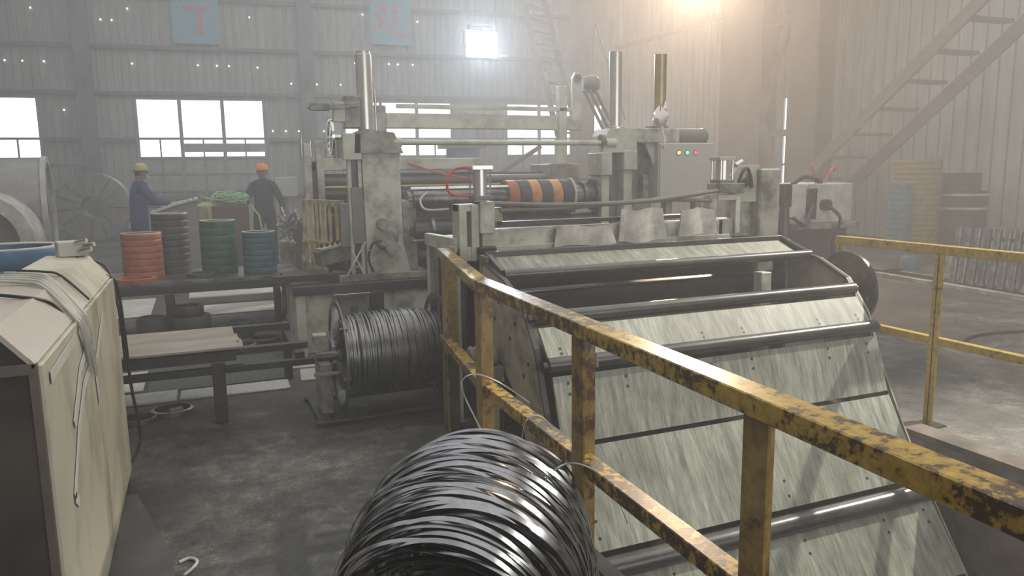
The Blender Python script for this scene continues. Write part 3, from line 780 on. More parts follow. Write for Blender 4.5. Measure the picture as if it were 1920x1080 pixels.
# motor behind near rail
t = thing('gear_motor', 'small dark gear motor on plate behind the yellow rail, left of apron', 'motor', (1.38, 3.62, 0))
MB().lathe((1.30, 3.75, .60), (1.46, 3.75, .60), [(0, 0), (0, .05), (.1, .065), (.2, .055), (.3, .065), (.9, .065), (1, .04), (1, 0)], 20).build('housing', 'motor', t)
MB().box(1.33, 1.48, 3.68, 3.82, .46, .55).build('mount', 'motor', t)
MB().box(1.36, 1.44, 3.6, 3.9, 0, .46).build('pedestal', 'blacks', t)

# ================================================================== tension stand
t = thing('tension_stand', 'cream tension stand frame with felt clamp beam behind the pass table', 'machine', (2.7, 4.6, 0))
MB().box(1.45, 1.49, 4.42, 4.52, 0, 1.14).box(1.585, 1.62, 5.42, 5.50, 0, 1.14).box(1.63, 1.69, 5.46, 5.50, 0, 1.1).each('side_frame', 'beigel', t)
MB().bar((1.475, 4.40, 1.15), (1.605, 5.52, 1.10), .05, .09).build('side_cap', 'beigel', t)
MB().bar((1.54, 4.46, .6), (1.66, 5.42, .6), .02, .95).build('side_plate', 'blacks', t)  # black sheet stands in for the shaded inside of the open frame
for y in (4.75, 4.95, 5.15, 5.35): MB().cyl((1.52 + (y - 4.42) * .1, y, 1.12), (3.6, y, 1.12), .018, seg=12).build('table_roller', 'steel', t)
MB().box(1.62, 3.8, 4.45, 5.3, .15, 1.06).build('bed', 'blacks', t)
pl = MB(); pl.box(1.47, 1.52, 4.36, 4.50, 1.05, 1.405); pl.box(1.55, 1.60, 4.36, 4.50, 1.05, 1.405); pl.box(1.47, 1.60, 4.37, 4.49, 1.36, 1.405); pl.box(1.47, 1.60, 4.37, 4.49, 1.05, 1.14); pl.build('slotted_post', 'beigel', t)
MB().box(1.6, 1.70, 4.34, 4.46, 1.22, 1.42).box(1.66, 1.76, 4.36, 4.44, 1.29, 1.38).each('slide_block', 'beige', t)
MB().box(1.58, 1.70, 4.32, 4.48, 1.05, 1.14).build('lower_block', 'blacks', t)
MB().box(1.62, 3.46, 4.36, 4.46, 1.125, 1.245).build('clamp_beam', 'beige', t)
MB().box(1.62, 3.50, 4.33, 4.44, 1.10, 1.14).build('beam_lip', 'beigel', t)
MB().box(1.75, 3.3, 4.36, 4.44, 1.265, 1.29).build('press_bar', 'blacks', t)
# left air cylinder
def air_cyl(t, x, y, z0, z1, w_):
    MB().box(x - w_ / 2, x + w_ / 2, y - w_ / 2, y + w_ / 2, z0, z0 + .025).build('cylinder_cap', 'motor', t)
    MB().box(x - w_ / 2 - .01, x + w_ / 2 + .01, y - w_ / 2, y + w_ / 2, z1 - .025, z1).build('cylinder_cap', 'chrome', t)
    MB().cyl((x, y, z0 + .02), (x, y, z1 - .02), w_ * .38).build('cylinder_barrel', 'chrome', t)
    b = MB()
    for sx in (-1, 1):
        for sy in (-1, 1): b.cyl((x + sx * w_ * .42, y + sy * w_ * .42, z0), (x + sx * w_ * .42, y + sy * w_ * .42, z1), .006, seg=8)
    b.each('tie_rod', 'steel', t)


air_cyl(t, 1.625, 4.4, 1.43, 1.64, .115)
air_cyl(t, 3.47, 4.4, 1.50, 1.685, .12)
MB().box(3.40, 3.62, 4.33, 4.48, 1.43, 1.50).build('cylinder_mount', 'beiged', t)
MB().box(3.34, 3.40, 4.36, 4.44, 1.14, 1.42).box(3.40, 3.60, 4.35, 4.41, 1.38, 1.42).box(3.56, 3.60, 4.35, 4.41, 1.14, 1.38).each('slide_block', 'beige', t)
MB().box(3.42, 3.55, 4.36, 4.46, 1.05, 1.25).build('lower_block', 'beiged', t)
MB().prism([(3.56, 1.36), (3.82, 1.36), (3.82, 1.63), (3.64, 1.63), (3.58, 1.55)], 'y', 4.42, 4.46).build('bracket_plate', 'beigel', t)
MB().prism([(3.70, 1.53), (3.76, 1.53), (3.73, 1.59)], 'y', 4.412, 4.42).build('warning_triangle', 'beiged', t)
MB().box(3.66, 3.84, 4.48, 4.6, 1.1, 1.4).build('rear_plate', 'beige', t)
MB().box(3.80, 3.99, 4.38, 4.58, 0, 1.60).build('right_post', 'beiged', t)
MB().tube([(3.6, 4.38, 1.5), (3.62, 4.36, 1.58), (3.68, 4.38, 1.6), (3.73, 4.4, 1.52), (3.74, 4.4, 1.46)], .012).cyl((3.64, 4.39, 1.48), (3.68, 4.36, 1.52), .03).build('air_fitting', 'black', t)
MB().cyl((3.62, 4.44, 1.62), (3.68, 4.44, 1.65), .02).build('regulator', 'chrome', t)
hs = MB(); hs.tube([(1.70, 4.36, 1.405), (2.1, 4.34, 1.385), (2.6, 4.33, 1.385), (3.0, 4.33, 1.41), (3.4, 4.35, 1.45)], .016)
hs.tube([(1.74, 4.36, 1.36), (2.2, 4.34, 1.365), (2.6, 4.34, 1.385), (3.0, 4.34, 1.395), (3.35, 4.36, 1.38)], .014); hs.each('hose', 'motor', t)
MB().tube([(1.60, 4.42, 1.45), (1.45, 4.45, 1.47), (1.44, 4.48, 1.56), (1.5, 4.5, 1.62), (1.58, 4.5, 1.63)], .009).build('red_hose', 'red', t)
MB().tube([(1.47, 4.55, 1.37), (1.33, 4.6, 1.37), (1.31, 4.65, 1.43), (1.37, 4.68, 1.48)], .007).build('grey_hose', 'cable', t)


def felt(x0, x1, z0, z1, lab, seed):
    random.seed(seed); m = MB(); nx, nz = 10, 8; V = []
    for j in range(nz + 1):
        for i in range(nx + 1):
            u, v = i / nx, j / nz
            x = x0 + (x1 - x0) * u + (v - .5) * .03 * (1 if u < .5 else -1)
            V.append((x, 4.31 + .012 * math.sin(u * 9 + seed) + .018 * v - .02, z0 + (z1 - z0) * v + .008 * math.sin(u * 7 + seed * 2)))
    n = len(V); V += [(a, b + .012, c) for a, b, c in V]; Fc = []
    for j in range(nz):
        for i in range(nx):
            a = j * (nx + 1) + i; Fc.append((a, a + 1, a + nx + 2, a + nx + 1)); Fc.append((n + a, n + a + nx + 1, n + a + nx + 2, n + a + 1))
    bd = list(range(nx + 1)) + [j * (nx + 1) + nx for j in range(1, nz + 1)] + [nz * (nx + 1) + i for i in range(nx - 1, -1, -1)] + [j * (nx + 1) for j in range(nz - 1, 0, -1)]
    for k in range(len(bd)): a, b = bd[k], bd[(k + 1) % len(bd)]; Fc.append((a, b, n + b, n + a))
    m.add(V, Fc, True); tag(m.build('felt_sheet', 'felt'), lab, 'cloth')


felt(2.58, 2.92, 1.125, 1.34, 'dirty white felt sheet hung over the clamp beam, left one', 1)
felt(3.06, 3.34, 1.15, 1.33, 'dirty white felt sheet hung near right end of clamp beam', 2)
felt(2.10, 2.52, 1.12, 1.245, 'stained felt strip lying along middle of the clamp beam', 3)

# ================================================================== slitting machine
t = thing('machine_base', 'long grey-cream machine base box under the left slitter stand', 'machine', (1.4, 7, 0))
MB().box(.75, 1.98, 6.62, 7.7, .03, .56).build('body', 'beige', t)
MB().box(.70, 2.02, 6.58, 7.75, .56, .64).build('top_plate', 'blacks', t)
MB().box(.72, .80, 6.60, 6.66, .0, .56).build('corner_angle', 'beigel', t)
MB().box(1.08, 1.32, 6.50, 6.62, .30, .54).build('junction_box', 'motor', t)
MB().box(1.02, 1.34, 6.46, 6.64, .54, .57).build('box_lid', 'steel', t)
MB().box(1.36, 1.48, 6.55, 6.62, .2, .56).build('cable_duct', 'black', t)
MB().cyl((1.2, 6.49, .43), (1.2, 6.50, .43), .035).build('lamp_lens', 'dsteel', t)
MB().box(.55, 1.35, 6.75, 6.82, .66, .72).bar((1.35, 6.78, .72), (1.12, 7.3, .74), .06, .05).build('tray_rail', 'blacks', t)

t = thing('slitter_stand', 'tall oily cream slitter stand with vertical cylinder, left of the arbors', 'machine', (1.55, 6.95, .64))
MB().box(1.12, 1.95, 6.68, 7.4, .64, .70).each('foot', 'beiged', t)
MB().prism([(1.38, .70), (1.78, .70), (1.72, .95), (1.71, 1.80), (1.37, 1.80), (1.38, .95)], 'y', 6.72, 7.1).build('column', 'beige', t)
MB().prism([(1.30, 1.78), (1.74, 1.78), (1.66, 1.96), (1.40, 1.99), (1.31, 1.95)], 'y', 6.68, 7.15).build('head', 'beiged', t)
MB().lathe((1.455, 6.9, 1.96), (1.455, 6.9, 2.68), [(0, 0), (0, .10), (.02, .10), (.02, .072), (.96, .072), (.97, .062), (1, .062), (1, 0)], 28).build('lift_cylinder', 'chrome', t)
MB().cyl((1.54, 6.86, 1.96), (1.54, 6.86, 2.35), .012).build('guide_rod', 'steel', t)
MB().box(1.16, 1.25, 6.74, 6.8, .95, 1.34).box(1.26, 1.36, 6.70, 6.74, .98, 1.48).each('scale_panel', 'motor', t)
MB().box(1.24, 1.27, 6.72, 6.78, .70, 1.85).box(1.33, 1.36, 6.72, 6.78, .7, 1.85).each('guide_way', 'beigel', t)
MB().box(1.27, 1.33, 6.76, 6.8, .8, 1.8).build('screw_slot', 'blacks', t)
MB().box(1.20, 1.36, 6.68, 6.76, 1.72, 1.95).box(1.14, 1.24, 6.72, 6.8, 2.05, 2.22).each('gear_box', 'beigel', t)
hw = MB(); hw.lathe((1.10, 6.74, 1.92), (1.12, 6.74, 1.92), [(0, .135), (0, .155), (1, .155), (1, .135), (0, .135)], 32)
for k in range(5):
    a = k * 2 * PI / 5; hw.bar((1.11, 6.74, 1.92), (1.11, 6.74 + .14 * math.cos(a), 1.92 + .14 * math.sin(a)), .014)
hw.cyl((1.10, 6.74, 1.92), (1.22, 6.74, 1.92), .025); hw.build('handwheel', 'steel', t)
MB().bar((.92, 6.7, 2.16), (1.10, 6.72, 2.15), .02).obox((1.02, 6.7, 2.17), (.16, .06, .06)).bar((1.08, 6.72, 2.17), (1.36, 6.75, 2.2), .05, .04).box(1.24, 1.38, 6.74, 6.9, 2.0, 2.28).each('top_lever', 'beiged', t)
MB().lathe((1.56, 6.68, 1.02), (1.56, 6.74, 1.02), [(0, 0), (0, .08), (.4, .11), (1, .13), (1, 0)], 24).cyl((1.52, 6.62, 1.15), (1.52, 6.72, 1.15), .05).cyl((1.6, 6.62, .93), (1.6, 6.72, .93), .06).build('valve_cluster', 'beiged', t)
MB().tube([(1.5, 6.66, 1.0), (1.42, 6.64, .98), (1.38, 6.66, .85), (1.42, 6.68, .72)], .012).build('hose', 'blacks', t)
MB().box(1.71, 1.73, 6.76, 6.9, 1.2, 1.55).build('green_guard', 'green', t)
MB().bar((1.18, 6.66, .70), (1.36, 6.66, 1.0), .015).bar((1.34, 6.68, .70), (1.24, 6.68, .92), .015).build('prop', 'beigel', t)
MB().box(1.73, 1.87, 6.78, 7.05, .7, 1.35).build('bearing_housing', 'beiged', t)

# arbors
def arbor(name, lab, x0, x1, y, z, r, mat, extra=()):
    t = thing(name, lab, 'shaft', ((x0 + x1) / 2, y, z))
    MB().lathe((x0, y, z), (x1, y, z), [(0, 0), (0, r * .7), (.02, r * .7), (.02, r), (.98, r), (.98, r * .7), (1, r * .7), (1, 0)], 32).build('shaft', mat, t)
    for x, rr in extra: MB().lathe((x, y, z), (x + .03, y, z), [(0, r), (0, rr), (1, rr), (1, r)], 32).build('collar', 'dsteel', t)
    return t


arbor('upper_arbor', 'thick dark upper arbor shaft carrying the orange and black rings', 1.80, 3.95, 6.85, 1.355, .105, 'dsteel', ((3.62, .135), (3.75, .16), (3.83, .13)))
arbor('lower_arbor', 'lower black arbor shaft under the ringed arbor', 1.80, 3.95, 6.85, 1.06, .12, 'blacks', ((2.0, .15), (2.4, .15)))
MB().lathe((1.8, 6.70, 1.455), (2.76, 6.70, 1.455), [(0, 0), (0, .02), (1, .02), (1, 0)], 12).build('highlight_bar', 'steel')  # arbor highlight modelled as a bright bar
tag(bpy.data.objects['highlight_bar'], 'bright thin bar standing in for the highlight along the upper arbor', 'bar')
x = 2.78; cols = [('orange', 'red-orange', 'first from left'), ('charc', 'black', 'second from left'), ('orangeb', 'amber-orange', 'third from left'), ('charc', 'black', 'fourth from left'), ('orangeb', 'amber-orange', 'fifth from left'), ('charc', 'black', 'sixth from left')]
for m_, cn, od in cols:
    o = MB().lathe((x, 6.85, 1.355), (x + .112, 6.85, 1.355), [(0, .107), (0, .158), (.06, .165), (.94, .165), (1, .158), (1, .107), (0, .107)], 36).build('spacer_ring', m_)
    tag(o, cn + ' rubber ring on the upper arbor, ' + od, 'ring', 'rings on the upper arbor'); x += .116
o = MB().lathe((x, 6.85, 1.355), (x + .022, 6.85, 1.355), [(0, .107), (0, .18), (1, .18), (1, .107), (0, .107)], 36).build('spacer_ring', 'felt')
tag(o, 'thin white ring closing the coloured rings on the upper arbor', 'ring', 'rings on the upper arbor')
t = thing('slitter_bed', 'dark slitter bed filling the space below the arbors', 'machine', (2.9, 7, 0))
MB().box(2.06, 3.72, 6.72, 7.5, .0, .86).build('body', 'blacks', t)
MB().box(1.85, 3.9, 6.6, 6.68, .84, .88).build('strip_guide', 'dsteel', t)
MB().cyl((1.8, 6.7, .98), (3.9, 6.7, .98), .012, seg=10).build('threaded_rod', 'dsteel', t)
MB().box(1.95, 3.7, 7.1, 7.2, .86, 1.40).build('dark_backing', 'blacks', t)  # black sheet added to darken the space behind the arbors
t = thing('cross_shaft', 'pale cross shaft joining the tops of both slitter stands', 'shaft', (2.8, 6.75, 1.88))
MB().lathe((1.66, 6.72, 1.875), (3.95, 6.72, 1.875), [(0, 0), (0, .045), (.03, .045), (.03, .026), (.95, .026), (.95, .05), (1, .05), (1, 0)], 20).build('shaft', 'beigel', t)

# right stand
t = thing('slitter_stand', 'cream right slitter stand with two vertical cylinders and a horizontal motor', 'machine', (4.2, 7, 0))
MB().box(3.80, 3.89, 6.72, 6.95, .6, 1.80).box(4.06, 4.16, 6.72, 6.95, .6, 1.80).each('leg', 'beigel', t)
MB().box(3.78, 3.90, 6.68, 6.98, 1.55, 1.78).box(4.04, 4.20, 6.68, 6.98, 1.60, 1.80).each('slide_cap', 'beigel', t)
MB().box(3.89, 4.06, 6.85, 6.9, 1.0, 1.72).build('window_plate', 'motor', t)
MB().prism([(3.80, 1.78), (4.20, 1.78), (4.20, 2.02), (3.88, 2.02), (3.84, 1.95)], 'y', 6.7, 7.0).build('head', 'beigel', t)
MB().box(4.10, 4.75, 6.74, 6.98, 1.88, 2.03).build('drive_beam', 'beige', t)
MB().box(4.16, 4.52, 6.9, 7.4, 0, 1.90).build('column', 'beiged', t)
MB().box(3.75, 4.6, 6.7, 7.5, 0, .6).each('foot', 'beiged', t)
for x in (4.035, 4.575):
    MB().lathe((x, 6.86, 2.02), (x, 6.86, 2.79), [(0, 0), (0, .10), (.03, .10), (.04, .065), (1, .065), (1, 0)], 28).build('lift_cylinder', 'chrome' if x < 4.3 else 'brass', t)
MB().box(4.46, 4.62, 6.76, 6.96, 1.98, 2.06).build('gear_head', 'beiged', t)
MB().lathe((4.74, 6.86, 1.95), (5.16, 6.86, 1.95), [(0, 0), (0, .07), (.1, .085), (.85, .085), (.93, .095), (1, .07), (1, 0)], 24).build('motor', 'motor', t)
MB().cyl((3.82, 6.72, 1.9), (3.78, 6.72, 1.9), .06).build('coupling', 'motor', t)
MB().prism([(4.36, 1.88), (4.50, 1.88), (4.50, 1.6)], 'y', 6.80, 6.84).build('gusset', 'beigel', t)
MB().box(4.33, 4.40, 6.78, 6.85, 1.32, 1.50).cyl((4.36, 6.8, 1.5), (4.36, 6.8, 1.55), .03).build('valve', 'beiged', t)

t = thing('indicator_cabinet', 'grey control panel box with amber, green and red indicator lamps', 'cabinet', (4.83, 6.8, 1.25))
MB().box(4.48, 5.18, 6.72, 6.98, 1.28, 1.88).build('box', 'panel', t)
dr_ = MB().box(4.49, 5.17, 6.705, 6.72, 1.29, 1.87).build('door', 'panel', t)
for x, m_ in ((4.715, 'ly'), (4.82, 'lg'), (4.925, 'lr')):
    q = MB().cyl((x, 6.705, 1.775), (x, 6.698, 1.775), .028, seg=16).build('lamp_bezel', 'dsteel', dr_)
    MB().lathe((x, 6.70, 1.775), (x, 6.68, 1.775), [(0, .02), (.6, .018), (1, .008), (1, 0)], 14).build('indicator_lamp', m_, dr_)
MB().box(4.60, 4.68, 6.75, 6.85, 0, 1.28).box(4.98, 5.06, 6.75, 6.85, 0, 1.28).each('stand_leg', 'beiged', t)
b = MB(); random.seed(5)
V = []; Fc = []; na, nb = 12, 8
for j in range(nb + 1):
    for i in range(na):
        a = 2 * PI * i / na; v = j / nb; r = .085 * math.sin(PI * min(.97, max(.05, v))) * (1 + .35 * math.sin(a * 3 + v * 5) * random.uniform(.5, 1.2))
        V.append((4.42 + r * math.cos(a), 6.62 + r * .7 * math.sin(a), 2.02 + .2 * v + .03 * math.cos(a * 2) * v))
for j in range(nb):
    for i in range(na): i2 = (i + 1) % na; Fc.append((j * na + i, j * na + i2, (j + 1) * na + i2, (j + 1) * na + i))
b.add(V, Fc); b.tube([(4.44, 6.62, 2.04), (4.45, 6.61, 1.98), (4.47, 6.6, 1.9), (4.44, 6.6, 1.82)], [.02, .012, .02, .012], 6)
b.tube([(4.48, 6.63, 2.2), (4.54, 6.7, 2.26), (4.58, 6.76, 2.3)], [.03, .015, .01], 6)
tag(b.build('plastic_bag', 'bag'), 'crumpled white plastic bag tied to right-hand lift cylinder', 'bag')

# ================================================================== second (rear) machine
t = thing('rear_stand', 'cream rear levelling machine with crossbeam, rolls and small cylinders', 'machine', (2.2, 9.2, 0))
MB().box(1.16, 1.24, 8.95, 9.1, .5, 1.95).box(1.30, 1.38, 8.95, 9.1, .5, 1.98).each('guide_post', 'beige', t)
MB().box(1.24, 1.30, 9.0, 9.05, .6, 1.75).build('slot_plate', 'blacks', t)
MB().box(1.20, 3.35, 9.0, 9.25, 1.64, 1.78).build('crossbeam', 'beige', t)
for i, x in enumerate((1.14, 1.24, 1.33)):
    MB().cyl((x, 8.97, 1.8), (x, 8.97, 2.02 - i * .04), .02, seg=10).build('tie_rod', 'steel', t)
MB().cyl((1.62, 9.1, 1.78), (1.62, 9.1, 2.0), .06).cyl((1.53, 9.08, 1.78), (1.53, 9.08, 2.0), .015).each('air_cylinder', 'motor', t)
MB().box(1.42, 1.5, 9.0, 9.08, 1.8, 1.9).build('white_canister', 'felt', t)
for z, m_, r in ((1.52, 'motor', .05), (1.44, 'brass', .03), (1.36, 'blacks', .06), (1.22, 'dsteel', .05), (1.08, 'mat', .06)):
    MB().cyl((1.4, 9.1, z), (4.6, 9.1, z), r, seg=16).build('roll', m_, t)
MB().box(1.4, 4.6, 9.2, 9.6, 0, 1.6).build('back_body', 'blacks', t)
MB().box(1.10, 1.5, 8.9, 9.6, 0, .6).box(4.3, 4.7, 8.9, 9.6, 0, 1.7).each('side_frame', 'beiged', t)
MB().cyl((3.15, 9.06, 1.3), (3.16, 9.06, 1.3), .01).tube([(2.4, 8.98, 1.72), (2.7, 8.97, 1.62), (3.05, 8.96, 1.54), (3.2, 8.97, 1.52)], .012).build('red_hose', 'red', t)

t = thing('overhead_beam', 'wide pale crossbeam high behind the machine with round pulley bracket', 'beam', (3.6, 9.6, 0))
MB().box(2.28, 5.05, 9.55, 9.7, 2.17, 2.36).build('beam', 'beigel', t)
MB().box(2.42, 4.95, 9.5, 9.6, 2.42, 2.47).build('upper_flange', 'beigel', t)
MB().box(4.70, 4.82, 9.5, 9.62, .6, 2.76).each('upright', 'beigel', t)
MB().prism([(4.88, 2.3), (5.02, 2.3), (5.03, 2.88), (4.98, 2.95), (4.92, 2.94), (4.88, 2.86)], 'y', 9.46, 9.5).build('bracket', 'beigel', t)
MB().cyl((4.955, 9.45, 2.86), (4.955, 9.42, 2.86), .055, hole=.025).build('pulley', 'dsteel', t)
MB().lathe((5.08, 9.6, 2.80), (5.34, 9.6, 2.82), [(0, 0), (0, .1), (.8, .13), (1, .1), (1, 0)], 20).build('motor', 'motor', t)
for dx in (0, .09, .18): MB().bar((5.08 + dx, 9.5, 2.72), (5.45 + dx, 9.5, 2.08), .035).build('strut', 'motor', t)
MB().box(2.05, 2.28, 9.55, 9.75, .0, 2.45).each('upright', 'beiged', t)
MB().cyl((2.02, 9.5, 2.25), (2.02, 9.5, 2.75), .045).box(1.98, 2.1, 9.46, 9.55, 2.65, 2.8).build('green_cylinder', 'green', t)

# small fence and tool box beside left stand
t = thing('slat_fence', 'small tan slatted fence behind the left slitter stand', 'fence', (1.1, 7.9, .55))
MB().bar((1.0, 7.95, 1.33), (1.27, 7.2, 1.33), .03, .04).build('top_rail', 'fence', t)
MB().bar((1.0, 7.95, .92), (1.27, 7.2, .92), .025, .035).build('mid_rail', 'fence', t)
for i in range(7):
    s_ = i / 6; MB().box(1.0 + .27 * s_ - .015, 1.0 + .27 * s_ + .015, 7.95 - .75 * s_ - .01, 7.95 - .75 * s_ + .01, .0, 1.33).build('slat', 'fence', t)
t = thing('button_box', 'cream push-button box on small stand before the tan fence', 'control box', (1.1, 7.3, .64))
MB().obox((1.14, 7.15, .84), (.30, .16, .14), Matrix.Rotation(-.15, 3, 'Y') @ Matrix.Rotation(.3, 3, 'Z')).build('box', 'beiged', t)
MB().obox((1.14, 7.13, .925), (.29, .15, .02), Matrix.Rotation(-.15, 3, 'Y') @ Matrix.Rotation(.3, 3, 'Z')).build('lid', 'beigel', t)
bt = MB()
for i in range(5): bt.cyl((1.04 + i * .05, 7.12, .92 + .008 * i), (1.04 + i * .05, 7.12, .955 + .008 * i), .014, seg=8)
bt.each('button', 'blacks', t); MB().box(1.1, 1.14, 7.14, 7.18, .64, .8).build('stem', 'blacks', t)

# ================================================================== hydraulic unit, right
t = thing('hydraulic_unit', 'oily white hydraulic power unit with dark tank, right of the tension stand', 'machine', (6.2, 6.5, 0))
MB().box(5.62, 6.72, 6.3, 7.0, 0, 1.0).build('tank', 'brown', t)
MB().box(5.60, 6.05, 6.22, 6.98, 1.0, 1.43, .03).box(6.12, 6.72, 6.25, 6.98, 1.0, 1.43, .03).each('cover', 'wrap', t)
MB().box(5.55, 6.78, 6.2, 7.0, .94, 1.0).build('deck', 'beiged', t)
MB().box(6.02, 6.16, 6.2, 6.3, 1.05, 1.38).cyl((6.3, 6.18, 1.2), (6.3, 6.26, 1.2), .06).build('valve_block', 'blacks', t)
MB().lathe((5.62, 6.1, .75), (5.62, 6.1, 1.2), [(0, 0), (0, .08), (.3, .1), (.6, .06), (1, .045), (1, 0)], 16).box(5.5, 5.72, 6.0, 6.2, 0, .8).box(5.57, 5.67, 6.05, 6.15, 1.2, 1.44).build('pump', 'blacks', t)
MB().cyl((5.7, 6.08, 1.14), (5.7, 6.12, 1.14), .05).build('gauge', 'felt', t)
hs = MB(); hs.tube([(5.75, 6.15, 1.1), (5.9, 6.1, 1.0), (6.0, 6.15, 1.1), (6.1, 6.2, 1.2)], .02); hs.tube([(6.3, 6.2, 1.2), (6.4, 6.1, 1.05), (6.35, 6.15, .8), (6.45, 6.2, .6)], .02)
hs.tube([(5.85, 6.25, 1.43), (6.0, 6.25, 1.5), (6.2, 6.3, 1.48), (6.3, 6.3, 1.43)], .025); hs.each('hose', 'blacks', t)
MB().tube([(6.32, 6.4, 1.43), (6.3, 6.4, 1.52), (6.24, 6.4, 1.62)], .008).tube([(6.45, 6.4, 1.43), (6.52, 6.4, 1.55), (6.6, 6.4, 1.6), (6.57, 6.4, 1.55)], .01).build('red_wire', 'red', t)

# ================================================================== ring stacks
ORD = ['topmost', 'second from top', 'third from top', 'fourth from top', 'fifth from top', 'sixth from top', 'seventh from top', 'eighth from top', 'ninth from top', 'tenth from top',
       'eleventh from top', 'twelfth from top', 'thirteenth from top', 'fourteenth from top', 'fifteenth from top', 'sixteenth from top', 'seventeenth from top', 'eighteenth from top', 'nineteenth from top', 'twentieth from top']


def ring_stack(x, y, z, r, h, n, mat, desc, place, wob=.003, wall=.03, mat2=None, nlow=0, rim='wrap'):
    """rings lie one on the other; the lowest nlow rings take mat2"""
    dh = h / n; ri = r - wall; base = None
    for i in range(n):
        zz = z + i * dh; k = n - 1 - i; m_ = mat2 if i < nlow else mat
        if base is None:
            b = MB().lathe((x, y, zz), (x, y, zz + dh), [(0, ri), (0, r * .975), (.10, r * .99), (.3, r), (.7, r), (.92, r * .99), (1.0, r * .975), (1.0, ri), (0, ri)], 40)
            base = b.build('spacer_ring', m_, origin=(x, y, zz)); o = base; m2 = base.data.copy(); m2.materials.clear(); m2.materials.append(M[mat])
        else:
            o = base.copy(); COL.objects.link(o)
            o.location = (x + random.uniform(-wob, wob), y + random.uniform(-wob, wob), zz + .0005 * i)
            o.rotation_euler = (0, 0, random.uniform(0, 6)); o['_o'] = list(o.location)
            if i >= nlow: o.data = m2
        d_ = desc if i >= nlow else 'teal-green'
        tag(o, '%s ring %s, %s' % (d_, place, ORD[k] if k < n - 1 else 'lowest'), 'ring', '%s rings %s' % (desc, place))
    q = o.location; zt = q.z + dh
    b = MB(); b.lathe((q.x, q.y, zt - .006), (q.x, q.y, zt + .003), [(0, r - wall - .002), (0, r * .985), (1, r * .985), (1, r - wall - .002), (0, r - wall - .002)], 40)
    c = b.build('rim', rim, o); o.rotation_euler = (0, 0, 0)


ring_stack(-.57, 8.62, .56, .195, .46, 7, 'orange', 'orange rubber', 'in the orange stack on the dark bench')
ring_stack(-.30, 8.92, .56, .185, .64, 9, 'charc', 'charcoal', 'in the tall stack behind the orange rings')
ring_stack(.175, 8.72, .56, .185, .56, 7, 'green', 'dark green', 'in the dark green stack at middle of bench', rim='beigel')
ring_stack(.575, 8.45, .56, .175, .44, 7, 'teal', 'teal', 'in the teal stack at right end of bench')
ring_stack(-1.12, 5.45, .70, .32, .48, 4, 'blue', 'blue', 'in the wide blue stack left of cabinet', wall=.06, mat2='teal', nlow=2)
ring_stack(12.75, 10.35, .0, .42, 1.72, 18, 'ochre', 'ochre', 'in the tall ochre stack by right wall', .008, rim='ochre')
ring_stack(12.05, 10.1, .0, .22, 1.30, 12, 'teal', 'slim teal', 'in the slim teal stack left of ochre one', .012, rim='tealr')
t = thing('stack_stand', 'dark square stand carrying the blue ring stack', 'stand', (-1.12, 5.45, 0))
MB().box(-1.45, -.82, 5.15, 5.75, .64, .70).build('top', 'blacks', t)
for sx in (-1.4, -.87):
    for sy in (5.2, 5.7): MB().box(sx - .03, sx + .03, sy - .03, sy + .03, 0, .64).each('leg', 'blacks', t)
# loose flat rings on the bench
for (x, y, r, m_, lab) in ((-.02, 8.40, .15, 'charc', 'flat bright-edged ring lying on the bench between dark and green stacks'), (-.62, 8.27, .19, 'orange', 'flat orange ring lying at left front of the bench'),):
    o = MB().lathe((x, y, .56), (x, y, .60), [(0, r - .05), (0, r), (1, r), (1, r - .05), (0, r - .05)], 32).build('spacer_ring', m_); tag(o, lab, 'ring')
# black drums by right wall
def drum(x, y, z, r, h, lab, bands):
    t = thing('steel_drum', lab, 'drum', (x, y, z))
    MB().lathe((x, y, z), (x, y, z + h), [(0, 0), (0, r), (.02, r * 1.02), (.04, r), (.32, r), (.335, r * 1.025), (.35, r), (.65, r), (.665, r * 1.025), (.68, r), (.97, r), (.985, r * 1.03), (1, r * 1.03), (1, r * .95), (.98, r * .95), (.98, 0)], 36).build('body', 'black', t)
    for q in bands: MB().lathe((x, y, z + h * q), (x, y, z + h * q + .04), [(0, r), (0, r * 1.035), (1, r * 1.035), (1, r)], 36).build('band', 'wrap', t)


drum(13.55, 9.95, 0, .40, 1.12, 'black steel drum with two pale bands standing right of ochre rings', (.70, .93))
drum(13.62, 10.1, 1.125, .36, .34, 'short black drum stacked on top of the banded drum', ())
o = MB().lathe((12.9, 8.6, 0), (12.9, 8.6, .5), [(0, 0), (0, .4), (.1, .42), (.9, .42), (1, .4), (1, .3), (.9, .3), (.9, 0)], 30).build('tub', 'beiged')
tag(o, 'low pale round tub on floor before the right wall', 'tub')

# rack of round bars
t = thing('bar_rack', 'low steel rack holding a row of upright round bars, right side floor', 'rack', (9, 7, 0))
MB().bar((9.25, 8.1, .03), (8.9, 5.0, .03), .10, .06).build('base_rail', 'beiged', t)
MB().bar((9.65, 8.1, .03), (9.35, 5.0, .03), .06, .06).build('base_rail', 'blacks', t)
MB().bar((9.50, 6.6, .66), (9.30, 5.0, .66), .05, .05).build('top_rail', 'blacks', t)
for i in range(14):
    s_ = i / 13; x = 9.30 - .20 * s_; y = 6.9 - 1.85 * s_
    MB().cyl((x, y, .06), (x + .08, y, .80), .045, seg=14).build('round_bar', 'dsteel', t)
MB().box(9.3, 9.7, 8.0, 8.2, 0, .1).each('foot', 'blacks', t)
for i, (x, y) in enumerate(((10.2, 8.3), (10.6, 8.0), (10.35, 7.6))):
    tag(MB().lathe((x, y, 0), (x, y, .22 + .05 * i), [(0, 0), (0, .12), (.8, .13), (1, .1), (1, 0)], 18).build('bucket', 'beiged' if i else 'teal'), ('small pale can on floor behind bar rack, ' if i else 'small teal can on floor behind bar rack, ') + ('left', 'middle', 'right')[i], 'can')
